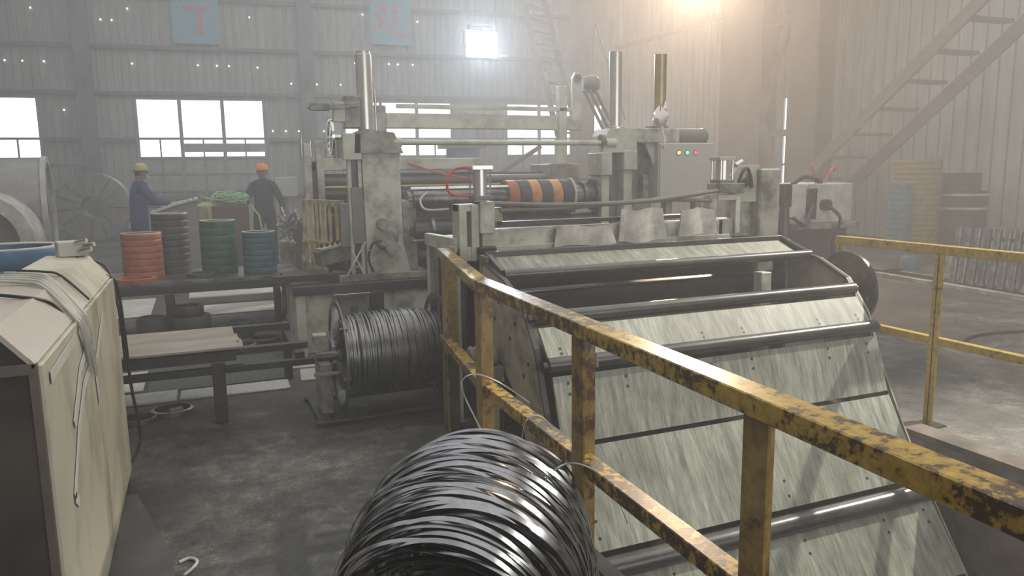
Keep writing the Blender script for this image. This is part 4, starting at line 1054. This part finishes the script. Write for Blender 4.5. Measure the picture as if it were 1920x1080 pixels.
o = MB().tube([(9.4, 3.6, .015), (8.6, 3.9, .012), (7.6, 4.5, .012), (6.8, 4.7, .012), (6.2, 4.5, .012)], .012).build('floor_cable', 'black'); tag(o, 'thin black cable snaking on right-hand floor beyond railing', 'cable')
o = MB().tube([(5.2, 3.0, .01), (5.8, 3.25, .012), (6.4, 3.1, .012), (6.9, 3.4, .012)], .01).build('floor_cable', 'black'); tag(o, 'short black cable on floor close behind the right railing', 'cable')

# ================================================================== bench, lower frame and floor items, left
t = thing('steel_bench', 'dark steel bench carrying the coloured ring stacks', 'bench', (-.1, 8.6, 0))
MB().box(-1.0, .98, 8.12, 9.15, .53, .56).build('top', 'dsteel', t)
MB().box(-1.0, .98, 8.09, 8.15, .44, .53).build('front_rail', 'blacks', t)
MB().box(-1.0, .98, 9.1, 9.15, .44, .53).build('back_rail', 'blacks', t)
for x in (.70,):
    MB().box(x - .035, x + .035, 8.08, 8.16, 0, .44).each('leg', 'blacks', t)
MB().box(-.37, -.28, 8.08, 8.18, 0, .44).each('leg', 'blacks', t)
for x in (-.95, .9): MB().box(x - .035, x + .035, 9.05, 9.13, 0, .44).each('leg', 'blacks', t)
MB().box(-.98, -.9, 8.08, 8.16, 0, .44).each('leg', 'blacks', t)
o = MB().bar((.70, 7.6, .2), (.72, 7.6, .56), .03).bar((.78, 7.62, 0), (.80, 7.62, .56), .03).bar((.66, 7.6, .55), (.84, 7.6, .55), .03).bar((.7, 7.6, .0), (.7, 7.6, .25), .03).build('bench_ladder', 'dsteel'); tag(o, 'narrow pale metal bracket standing between bench and machine base', 'bracket')

t = thing('low_frame', 'low black beam frame in front of the bench', 'frame', (0, 5.3, 0))
MB().box(-.75, .16, 5.08, 5.16, .405, .475).build('front_beam', 'blacks', t)
MB().box(.16, .62, 5.12, 5.18, .43, .475).build('front_beam', 'blacks', t)
MB().box(-.75, .78, 5.10, 5.15, .32, .365).build('lower_beam', 'blacks', t)
MB().box(.005, .085, 5.06, 5.14, 0, .41).each('leg', 'blacks', t)
MB().box(-.75, .6, 6.0, 6.06, .40, .45).build('rear_beam', 'blacks', t)
for x in (-.72, .57): MB().box(x - .03, x + .03, 5.98, 6.06, 0, .4).each('leg', 'blacks', t)
MB().box(-.75, -.69, 5.1, 6.0, .36, .4).box(.54, .6, 5.15, 6.0, .36, .4).each('cross_beam', 'blacks', t)
b = MB(); nx = 10
prf = [(5.92, .462), (5.6, .468), (5.3, .478), (5.18, .486), (5.06, .486)]
for i in range(len(prf) - 1):
    (ya, za), (yb, zb) = prf[i], prf[i + 1]
    xr0 = .17 + .02 * (i % 2); b.add([(-.76, ya, za), (xr0, ya, za), (xr0, yb, zb), (-.76, yb, zb), (-.76, ya, za + .014), (xr0, ya, za + .014), (xr0, yb, zb + .014), (-.76, yb, zb + .014)],
                                      [(0, 1, 2, 3), (4, 7, 6, 5), (0, 4, 5, 1), (1, 5, 6, 2), (2, 6, 7, 3), (3, 7, 4, 0)])
b.add([(.17, 5.6, .48), (.17, 5.08, .5), (.21, 5.1, .44), (.22, 5.55, .44)], [(0, 1, 2, 3)])
tag(b.build('worn_board', 'plank'), 'worn brown board with curled end lying on the low black frame', 'board')

plates = [('tile', (-.72, -.24, 5.70, 6.0), .0, 'pale square floor plate next to the cabinet'), ('tile', (-.75, -.48, 6.08, 6.7), 0, 'pale floor plate behind the square one by cabinet'),
          ('checker', (-.22, .55, 5.70, 5.95), -.02, 'long ribbed pale tread plate strip on floor'), ('mat', (-.45, .54, 6.0, 6.9), 0, 'dark green floor plate between pale plates'),
          ('tile', (.66, .98, 5.85, 6.2), -.1, 'pale floor plate left of the scrap reel'), ('tile', (.6, .95, 6.26, 6.45), -.08, 'narrow pale floor plate at foot of machine base'),
          ('tile', (-.15, 1.0, 9.2, 9.9), 0, 'pale shiny floor plate under bench, nearer one'), ('tile', (-.2, 1.1, 10.4, 11.6), 0, 'pale shiny floor plate behind bench, farther one'), ('tile', (-1.6, -.6, 9.4, 10.8), 0, 'pale floor plate behind left end of bench')]
for i, (m_, (x0, x1, y0, y1), rz, lab) in enumerate(plates):
    tag(MB().box(x0, x1, y0, y1, .001, .012 + .001 * (i % 3), .003, rz).build('floor_plate', m_), lab, 'plate')
o = MB().box(-.2, 1.0, 10.05, 10.13, .0, .09).build('timber', 'plank'); tag(o, 'long pale timber lying on floor behind bench', 'timber')


def ring(x, y, z, r, h, wall, mat, lab, tiltx=0, tilty=0):
    o = MB().lathe((x, y, z), (x, y, z + h), [(0, r - wall), (0, r - .006), (.1, r), (.9, r), (1, r - .006), (1, r - wall), (0, r - wall)], 36).build('steel_ring', mat, origin=(x, y, z))
    o.rotation_euler = (tiltx, tilty, 0); tag(o, lab, 'ring', 'loose rings on the floor'); return o


ring(-.26, 5.44, .001, .135, .035, .022, 'steel', 'bright steel ring lying flat in front of the pale plates')
ring(-.47, 5.34, .001, .12, .03, .02, 'dsteel', 'dull ring partly under the bright ring near cabinet')
o = MB().cyl((-.28, 5.43, .02), (-.20, 5.46, .02), .015).build('offcut', 'tile'); tag(o, 'pale offcut lying inside the bright steel ring', 'offcut')
random.seed(11)
ring(-.50, 8.0, .0, .14, .24, .02, 'charc', 'dark pot-shaped ring below left end of bench')
ring(-.44, 7.75, .0, .16, .10, .04, 'blacks', 'black ring in front of the pot-shaped ring')
ring(-.16, 7.9, .0, .20, .12, .05, 'blacks', 'lowest black ring of heap beside middle bench leg')
ring(-.14, 7.92, .122, .18, .12, .05, 'charc', 'second black ring of heap beside middle bench leg')
ring(-.17, 7.9, .245, .15, .10, .04, 'blacks', 'top black ring of heap beside middle bench leg')
ring(.05, 7.7, .01, .17, .05, .04, 'blacks', 'black ring leaning against the heap', 0, .0)
ring(.30, 7.85, .0, .13, .16, .02, 'charc', 'short dark sleeve ring right of the heap')
ring(.56, 8.2, .013, .13, .03, .025, 'dsteel', 'thin flat ring beneath right end of bench')
ring(.50, 7.5, .0, .15, .04, .03, 'blacks', 'thin black ring before the right bench leg')
ring(.28, 7.3, .0, .14, .04, .03, 'dsteel', 'thin grey ring at front of the black ring heap')
for i in range(6):
    ring(-.72, 6.95, .0 + i * .038, .10, .036, .03, 'dsteel', 'small grey ring in low pile behind the cabinet corner, ' + ORD[5 - i])

# ================================================================== far left: coils, people, console, crate
t = thing('steel_coil', 'big upright steel coil with round bore behind the first worker', 'coil', (-2.45, 22, 0))
MB().lathe((-2.45, 21.5, .86), (-2.43, 22.2, .86), [(0, .27), (0, .85), (1, .85), (1, .27), (0, .27)], 48).build('coil_body', 'coil', t)
for k in range(14):
    a = k * 2 * PI / 14 + .1; MB().bar((-2.45 + .3 * math.cos(a), 21.49, .86 + .3 * math.sin(a)), (-2.45 + .82 * math.cos(a), 21.49, .86 + .82 * math.sin(a)), .05, .012, up=(0, 1, 0)).build('wrap_band', 'dsteel', t)
MB().cyl((-2.4, 21.3, .86), (-.9, 21.0, .84), .03, seg=10).build('mandrel_bar', 'dsteel', t)
MB().box(-3.1, -1.8, 21.6, 22.6, 0, .06).build('cradle', 'beiged', t)
t = thing('steel_coil', 'steel coil on its side with pale outer wrap at left picture edge', 'coil', (-2.8, 12.4, 0))
MB().lathe((-2.80, 12.0, .72), (-2.80, 12.7, .72), [(0, .52), (0, .70), (.02, .71), (.98, .71), (1, .70), (1, .52), (0, .52)], 48).build('coil_body', 'wrap', t)
MB().lathe((-2.80, 12.12, .72), (-2.80, 12.65, .72), [(0, .25), (0, .515), (1, .515), (1, .25), (0, .25)], 48).build('inner_wraps', 'brown', t)
t = thing('wrapped_coil', 'tall grey wrapped coil standing behind the pale coil', 'coil', (-3.3, 16, 0))
MB().lathe((-4.6, 15.02, .97), (-2.42, 15.2, .97), [(0, 0), (0, .92), (.02, .97), (.98, .97), (1, .95), (1, .3), (.95, .3)], 48).build('coil_body', 'coil', t)
MB().lathe((-2.44, 15.198, .97), (-2.36, 15.205, .97), [(0, .90), (0, 1.0), (1, 1.0), (1, .90), (0, .90)], 48).build('edge_band', 'wrap', t)
MB().box(-4.2, -2.6, 14.9, 15.6, 0, .02).build('cradle', 'beiged', t)


def person(x, y, face, lab, cloth, helm, arms, mask=False, lean=0.0, seed=1):
    t = thing('person', lab, 'person', (x, y, 0))
    fx, fy = math.sin(face), math.cos(face); sx, sy = fy, -fx     # forward, right-hand side
    def P(f_, s_, z): return Vector((x + fx * f_ + sx * s_, y + fy * f_ + sy * s_, z))
    bm = bmesh.new(); sk = bm.verts.layers.skin.verify(); VV = {}
    def V(k, p, r, par=None):
        v = bm.verts.new(p); v[sk].radius = r if isinstance(r, tuple) else (r, r); VV[k] = v
        if par: bm.edges.new((VV[par], v))
        return v
    V('pelvis', P(0, 0, .95), (.17, .135)); VV['pelvis'][sk].use_root = True
    V('waist', P(lean * .2, 0, 1.10), (.165, .135), 'pelvis'); V('chest', P(lean * .6, 0, 1.32), (.20, .145), 'waist'); V('neckb', P(lean * .9, 0, 1.46), (.10, .08), 'chest'); V('neck', P(lean, 0, 1.54), .052, 'neckb')
    for s_ in (-1, 1):
        k = 'R' if s_ > 0 else 'L'
        V('sh' + k, P(lean * .85, s_ * .17, 1.43), .08, 'neckb')
        el, wr = arms[0 if s_ < 0 else 1]
        V('el' + k, P(*el), .06, 'sh' + k); V('wr' + k, P(*wr), .038, 'el' + k)
        V('hip' + k, P(0, s_ * .10, .86), .12, 'pelvis'); V('kn' + k, P(.03, s_ * .13, .49), .075, 'hip' + k); V('an' + k, P(-.01, s_ * .14, .11), .058, 'kn' + k)
    me = bpy.data.meshes.new('body'); bm.to_mesh(me); bm.free()
    me.transform(Matrix.Translation(-Vector((x, y, 0)))); o = bpy.data.objects.new('body', me); COL.objects.link(o); o.parent = t; o['_o'] = [x, y, 0]
    me.materials.append(M[cloth]); sm = o.modifiers.new('skin', 'SKIN'); sm.use_smooth_shade = True; s2 = o.modifiers.new('sub', 'SUBSURF'); s2.levels = s2.render_levels = 2
    hc = P(lean + .03, 0, 1.655)
    h = MB(); h.lathe(P(lean, 0, 1.5), P(lean, 0, 1.58), [(0, .05), (1, .05)], 14)
    prof = [(0, 0), (.02, .045), (.05, .062), (.09, .072), (.13, .078), (.17, .078), (.21, .062), (.235, .03), (.24, 0)]
    V0 = len(h.v); h.lathe(hc - Vector((0, 0, .12)), hc + Vector((0, 0, .12)), prof, 20, abso=True)
    for q in h.v[V0:]:
        d = q - hc; fwd = d.x * fx + d.y * fy; q.x += fx * fwd * .22; q.y += fy * fwd * .22
    ns = P(lean + .128, 0, 1.645); h.lathe(ns + Vector((0, 0, .03)), ns - Vector((0, 0, .02)), [(0, .004), (1, .014), (1, 0)], 8)
    for s_ in (-1, 1): e = P(lean + .02, s_ * .08, 1.65); h.lathe(e - Vector((0, 0, .03)), e + Vector((0, 0, .03)), [(0, .006), (.5, .016), (1, .006)], 8)
    hd_ = h.build('head', 'skin', t)
    e = MB()
    for s_ in (-1, 1): q = P(lean + .113, s_ * .03, 1.665); e.lathe(q - Vector((0, 0, .006)), q + Vector((0, 0, .006)), [(0, .004), (.5, .010), (1, .004)], 8)
    e.each('eye', 'hair', hd_)
    q = P(lean + .112, 0, 1.60); MB().obox(q, (.045, .012, .008), Matrix.Rotation(-face, 3, 'Z')).build('mouth', 'crate', hd_)
    hr = MB(); hr.lathe(hc + Vector((-fx * .012, -fy * .012, -.04)), hc + Vector((-fx * .012, -fy * .012, .10)), [(0, .074), (.5, .083), (1, .06), (1, 0)], 18); hr.build('hair', 'hair', hd_)
    hm = MB(); c0 = hc + Vector((-fx * .0, -fy * .0, .035)); hm.lathe(c0, c0 + Vector((0, 0, .12)), [(0, .148), (.04, .150), (.06, .117), (.35, .112), (.65, .095), (.88, .06), (1, .015), (1, 0)], 26)
    hm.obox(c0 + Vector((fx * .13, fy * .13, .002)), (.15, .07, .01), Matrix.Rotation(-face, 3, 'Z')); hm.bar(c0 + Vector((-fx * .08, -fy * .08, .10)), c0 + Vector((fx * .08, fy * .08, .10)), .03, .02)
    hm.build('hard_hat', helm, t)
    if mask: q = P(lean + .118, 0, 1.605); MB().obox(q, (.10, .035, .075), Matrix.Rotation(-face, 3, 'Z')).build('face_mask', 'mask', hd_)
    for s_ in (-1, 1):
        el, wr = arms[0 if s_ < 0 else 1]; w_ = P(*wr); e_ = P(*el); d = (w_ - e_).normalized(); sd = d.cross(Vector((0, 0, 1))); sd = sd.normalized() if sd.length > .1 else Vector((sx, sy, 0)); nn = sd.cross(d)
        hd = MB(); hd.tube([w_ - d * .01, w_ + d * .04, w_ + d * .09], [.026, .038, .034], 10)
        for k, (off, ln) in enumerate(((-.027, .062), (-.009, .072), (.009, .068), (.027, .052))):
            b0 = w_ + d * .08 + sd * off; hd.tube([b0, b0 + d * ln * .5 - nn * .006, b0 + d * ln * .9 - nn * .025], [.0095, .009, .007], 8)
        b0 = w_ + d * .03 + sd * (.03 * s_); hd.tube([b0, b0 + d * .03 + sd * .028 * s_, b0 + d * .06 + sd * .034 * s_ - nn * .012], [.012, .011, .008], 8)
        hd.build('hand', 'skin', t)
        an = P(.0, s_ * .14, .0); sh = MB(); sh.prism([(-.10, 0), (.18, 0), (.18, .05), (.10, .085), (.02, .13), (-.09, .13)], 'x', -.05, .05)
        rm = Matrix.Rotation(-face, 3, 'Z')
        for q in sh.v: q.xyz = rm @ q + an
        sh.build('shoe', 'black', t)
    cl = P(lean * .9, 0, 1.50); MB().lathe(cl - Vector((0, 0, .03)), cl + Vector((0, 0, .035)), [(0, .10), (1, .065), (1, .055)], 16).build('collar', cloth, t)
    return t


person(-.86, 12.9, math.radians(75), 'worker in navy overalls, khaki hard hat and pale mask, hand on console', 'cloth', 'helmy', (((.16, -.2, 1.20), (.40, -.14, 1.17)), ((.22, .2, 1.22), (.44, .12, 1.18))), True, .05)
person(1.08, 14.0, math.radians(190), 'worker in dark blue overalls and orange hard hat facing the camera', 'cloth2', 'helmo', (((-.02, -.30, 1.14), (.08, -.32, .90)), ((-.02, .30, 1.14), (.06, .30, .90))), False, .0)

t = thing('operator_console', 'grey sloping operator console beside the worker with the khaki helmet', 'console', (-.35, 12.4, 0))
MB().prism([(-.62, 0), (-.02, 0), (-.02, 1.24), (-.30, 1.18), (-.62, 1.06)], 'y', 12.0, 12.6).build('body', 'desk', t)
MB().prism([(-.64, 1.06), (-.30, 1.18), (0, 1.25), (0, 1.28), (-.30, 1.21), (-.64, 1.09)], 'y', 11.95, 12.65).build('top_plate', 'panel', t)
sp = MB()
for i in range(8): sp.cyl((-.55 + i * .07, 12.05, 1.10 + i * .02), (-.55 + i * .07, 12.05, 1.14 + i * .02), .02, seg=8)
sp.build('switches', 'steel', t)
o = MB().lathe((.12, 13.1, .0), (.12, 13.1, 1.18), [(0, 0), (0, .14), (.7, .16), (.95, .15), (1, .06), (1, 0)], 20).build('sack', 'sack'); tag(o, 'standing straw-coloured sack between console and crate', 'sack')
t = thing('crate', 'dark red crate heaped with pale green straps', 'crate', (.45, 13.2, 0))
MB().box(.14, .80, 12.9, 13.5, .0, 1.12).build('box', 'crate', t)
for x in (.16, .78): MB().box(x - .03, x + .03, 12.87, 12.9, 0, 1.13).build('corner_post', 'sack', t)
tag(o, 'standing straw-coloured sack between console and crate', 'sack')
random.seed(3); b = MB()
for i in range(26):
    cx, cy, cz = .44 + random.uniform(-.15, .2), 13.15 + random.uniform(-.1, .1), 1.16 + random.uniform(0, .13); rx = random.uniform(.1, .26); ph = random.uniform(0, 6); tz = random.uniform(-.05, .05)
    pts = [(cx + rx * math.cos(a), cy + rx * .7 * math.sin(a), max(1.135, cz + tz * math.cos(a + ph) + .03 * math.sin(2 * a + ph))) for a in [2 * PI * k / 18 for k in range(19)]]
    b.tube(pts, .009, 5)
o = b.build('strap_heap', 'gstrap'); o['kind'] = 'stuff'; tag(o, 'tangled heap of pale green straps on top of the dark crate', 'straps')
o = MB().tube([(.80, 12.86, 1.1), (.9, 12.84, .95), (.94, 12.84, .7)], .015).build('hanging_strap', 'gstrap'); tag(o, 'single green strap hanging over the crate right side', 'strap')

# far machinery behind, silhouettes with shape
t = thing('far_machine', 'long dark machine with rollers in the far background behind slitter', 'machine', (5, 14, 0))
MB().box(1.9, 8.0, 14.2, 15.0, 0, 1.35).build('body', 'motor', t)
MB().box(3.4, 4.9, 14.0, 14.8, 1.35, 1.80).build('hood', 'desk', t)
MB().cyl((1.9, 14.1, 1.45), (8, 14.1, 1.45), .06, seg=14).build('roll', 'dsteel', t)
MB().cyl((1.9, 14.1, 1.2), (8, 14.1, 1.2), .08, seg=14).build('roll', 'dsteel', t)
MB().box(5.6, 6.9, 14.1, 14.7, 1.35, 1.6).bar((5.3, 14, 1.4), (6.5, 14, 2.1), .08).build('side_box', 'brown', t)
t = thing('far_cabinet', 'faded blue cabinet on the far machine below the third back window', 'cabinet', (4.7, 13.6, 0))
MB().box(4.45, 5.0, 13.5, 13.9, 0, 2.05).build('body', 'fblue', t); MB().box(4.47, 4.98, 13.47, 13.5, .1, 2.0).build('door', 'fblue', t)
MB().box(4.3, 5.1, 13.4, 13.95, 2.05, 2.12).build('lid', 'motor', t)
t = thing('far_rack', 'dark equipment rack standing against back wall by the left column', 'rack', (-3, 24.5, 0))
for x in (-3.9, -2.9): MB().box(x - .04, x + .04, 24.2, 24.3, 0, 2.0).each('post', 'girt', t)
for z in (.6, 1.2, 1.9): MB().box(-3.9, -2.9, 24.0, 24.6, z, z + .08).build('shelf', 'girt', t)
MB().box(-3.8, -3.2, 24.0, 24.5, .68, 1.1).build('bin', 'desk', t)
t = thing('wall_cabinet', 'small grey meter box behind the worker in orange helmet', 'box', (2.0, 18, 0))
MB().box(1.65, 2.15, 18, 18.3, 1.1, 1.55).build('box', 'panel', t); MB().box(1.86, 1.94, 18.1, 18.2, 0, 1.1).build('pole', 'motor', t)
t = thing('leaning_post', 'slanted brown post leaning near the right end of the bench', 'post', (1.02, 9.4, 0))
MB().bar((.98, 8.9, .0), (1.08, 9.0, 1.05), .06).each('post', 'brown', t)
MB().cyl((.93, 8.9, .0), (.93, 8.9, .02), .08).each('foot', 'brown', t)
t = thing('scrap_basket', 'jumble of pale scrap on a stand left of the rear machine', 'scrap', (1.08, 10, 0))
MB().box(.95, 1.25, 9.9, 10.2, 0, .75).build('stand', 'beiged', t)
random.seed(9); b = MB()
for i in range(40):
    q = Vector((1.1 + random.uniform(-.14, .14), 10.0 + random.uniform(-.1, .1), .78 + random.uniform(0, .35))); d = Vector((random.uniform(-1, 1), random.uniform(-1, 1), random.uniform(-1, 1))).normalized() * .09
    b.bar(q - d, q + d, .03, .012)
b.build('scrap_bits', 'coil', t)['kind'] = 'stuff'

# ================================================================== dusty haze filling the hall
m = bpy.data.materials.new('dusty_haze'); m.use_nodes = True; nt = m.node_tree; nt.nodes.clear()
o_ = nt.nodes.new('ShaderNodeOutputMaterial'); vs = nt.nodes.new('ShaderNodeVolumeScatter')
vs.inputs['Color'].default_value = (.97, .98, 1, 1); vs.inputs['Density'].default_value = 0.021; vs.inputs['Anisotropy'].default_value = 0.5
nt.links.new(vs.outputs[0], o_.inputs['Volume']); M['haze'] = m
hz = MB(); hz.add([(x, y, z) for x in (-9.5, 14.3) for y in (-6.9, 24.3) for z in (-2.1, 8.6)], [(0, 1, 3, 2), (4, 6, 7, 5), (0, 4, 5, 1), (2, 3, 7, 6), (0, 2, 6, 4), (1, 5, 7, 3)])
o = hz.build('haze', 'haze'); o['kind'] = 'stuff'; tag(o, 'thin dusty haze filling the whole hall', 'haze')
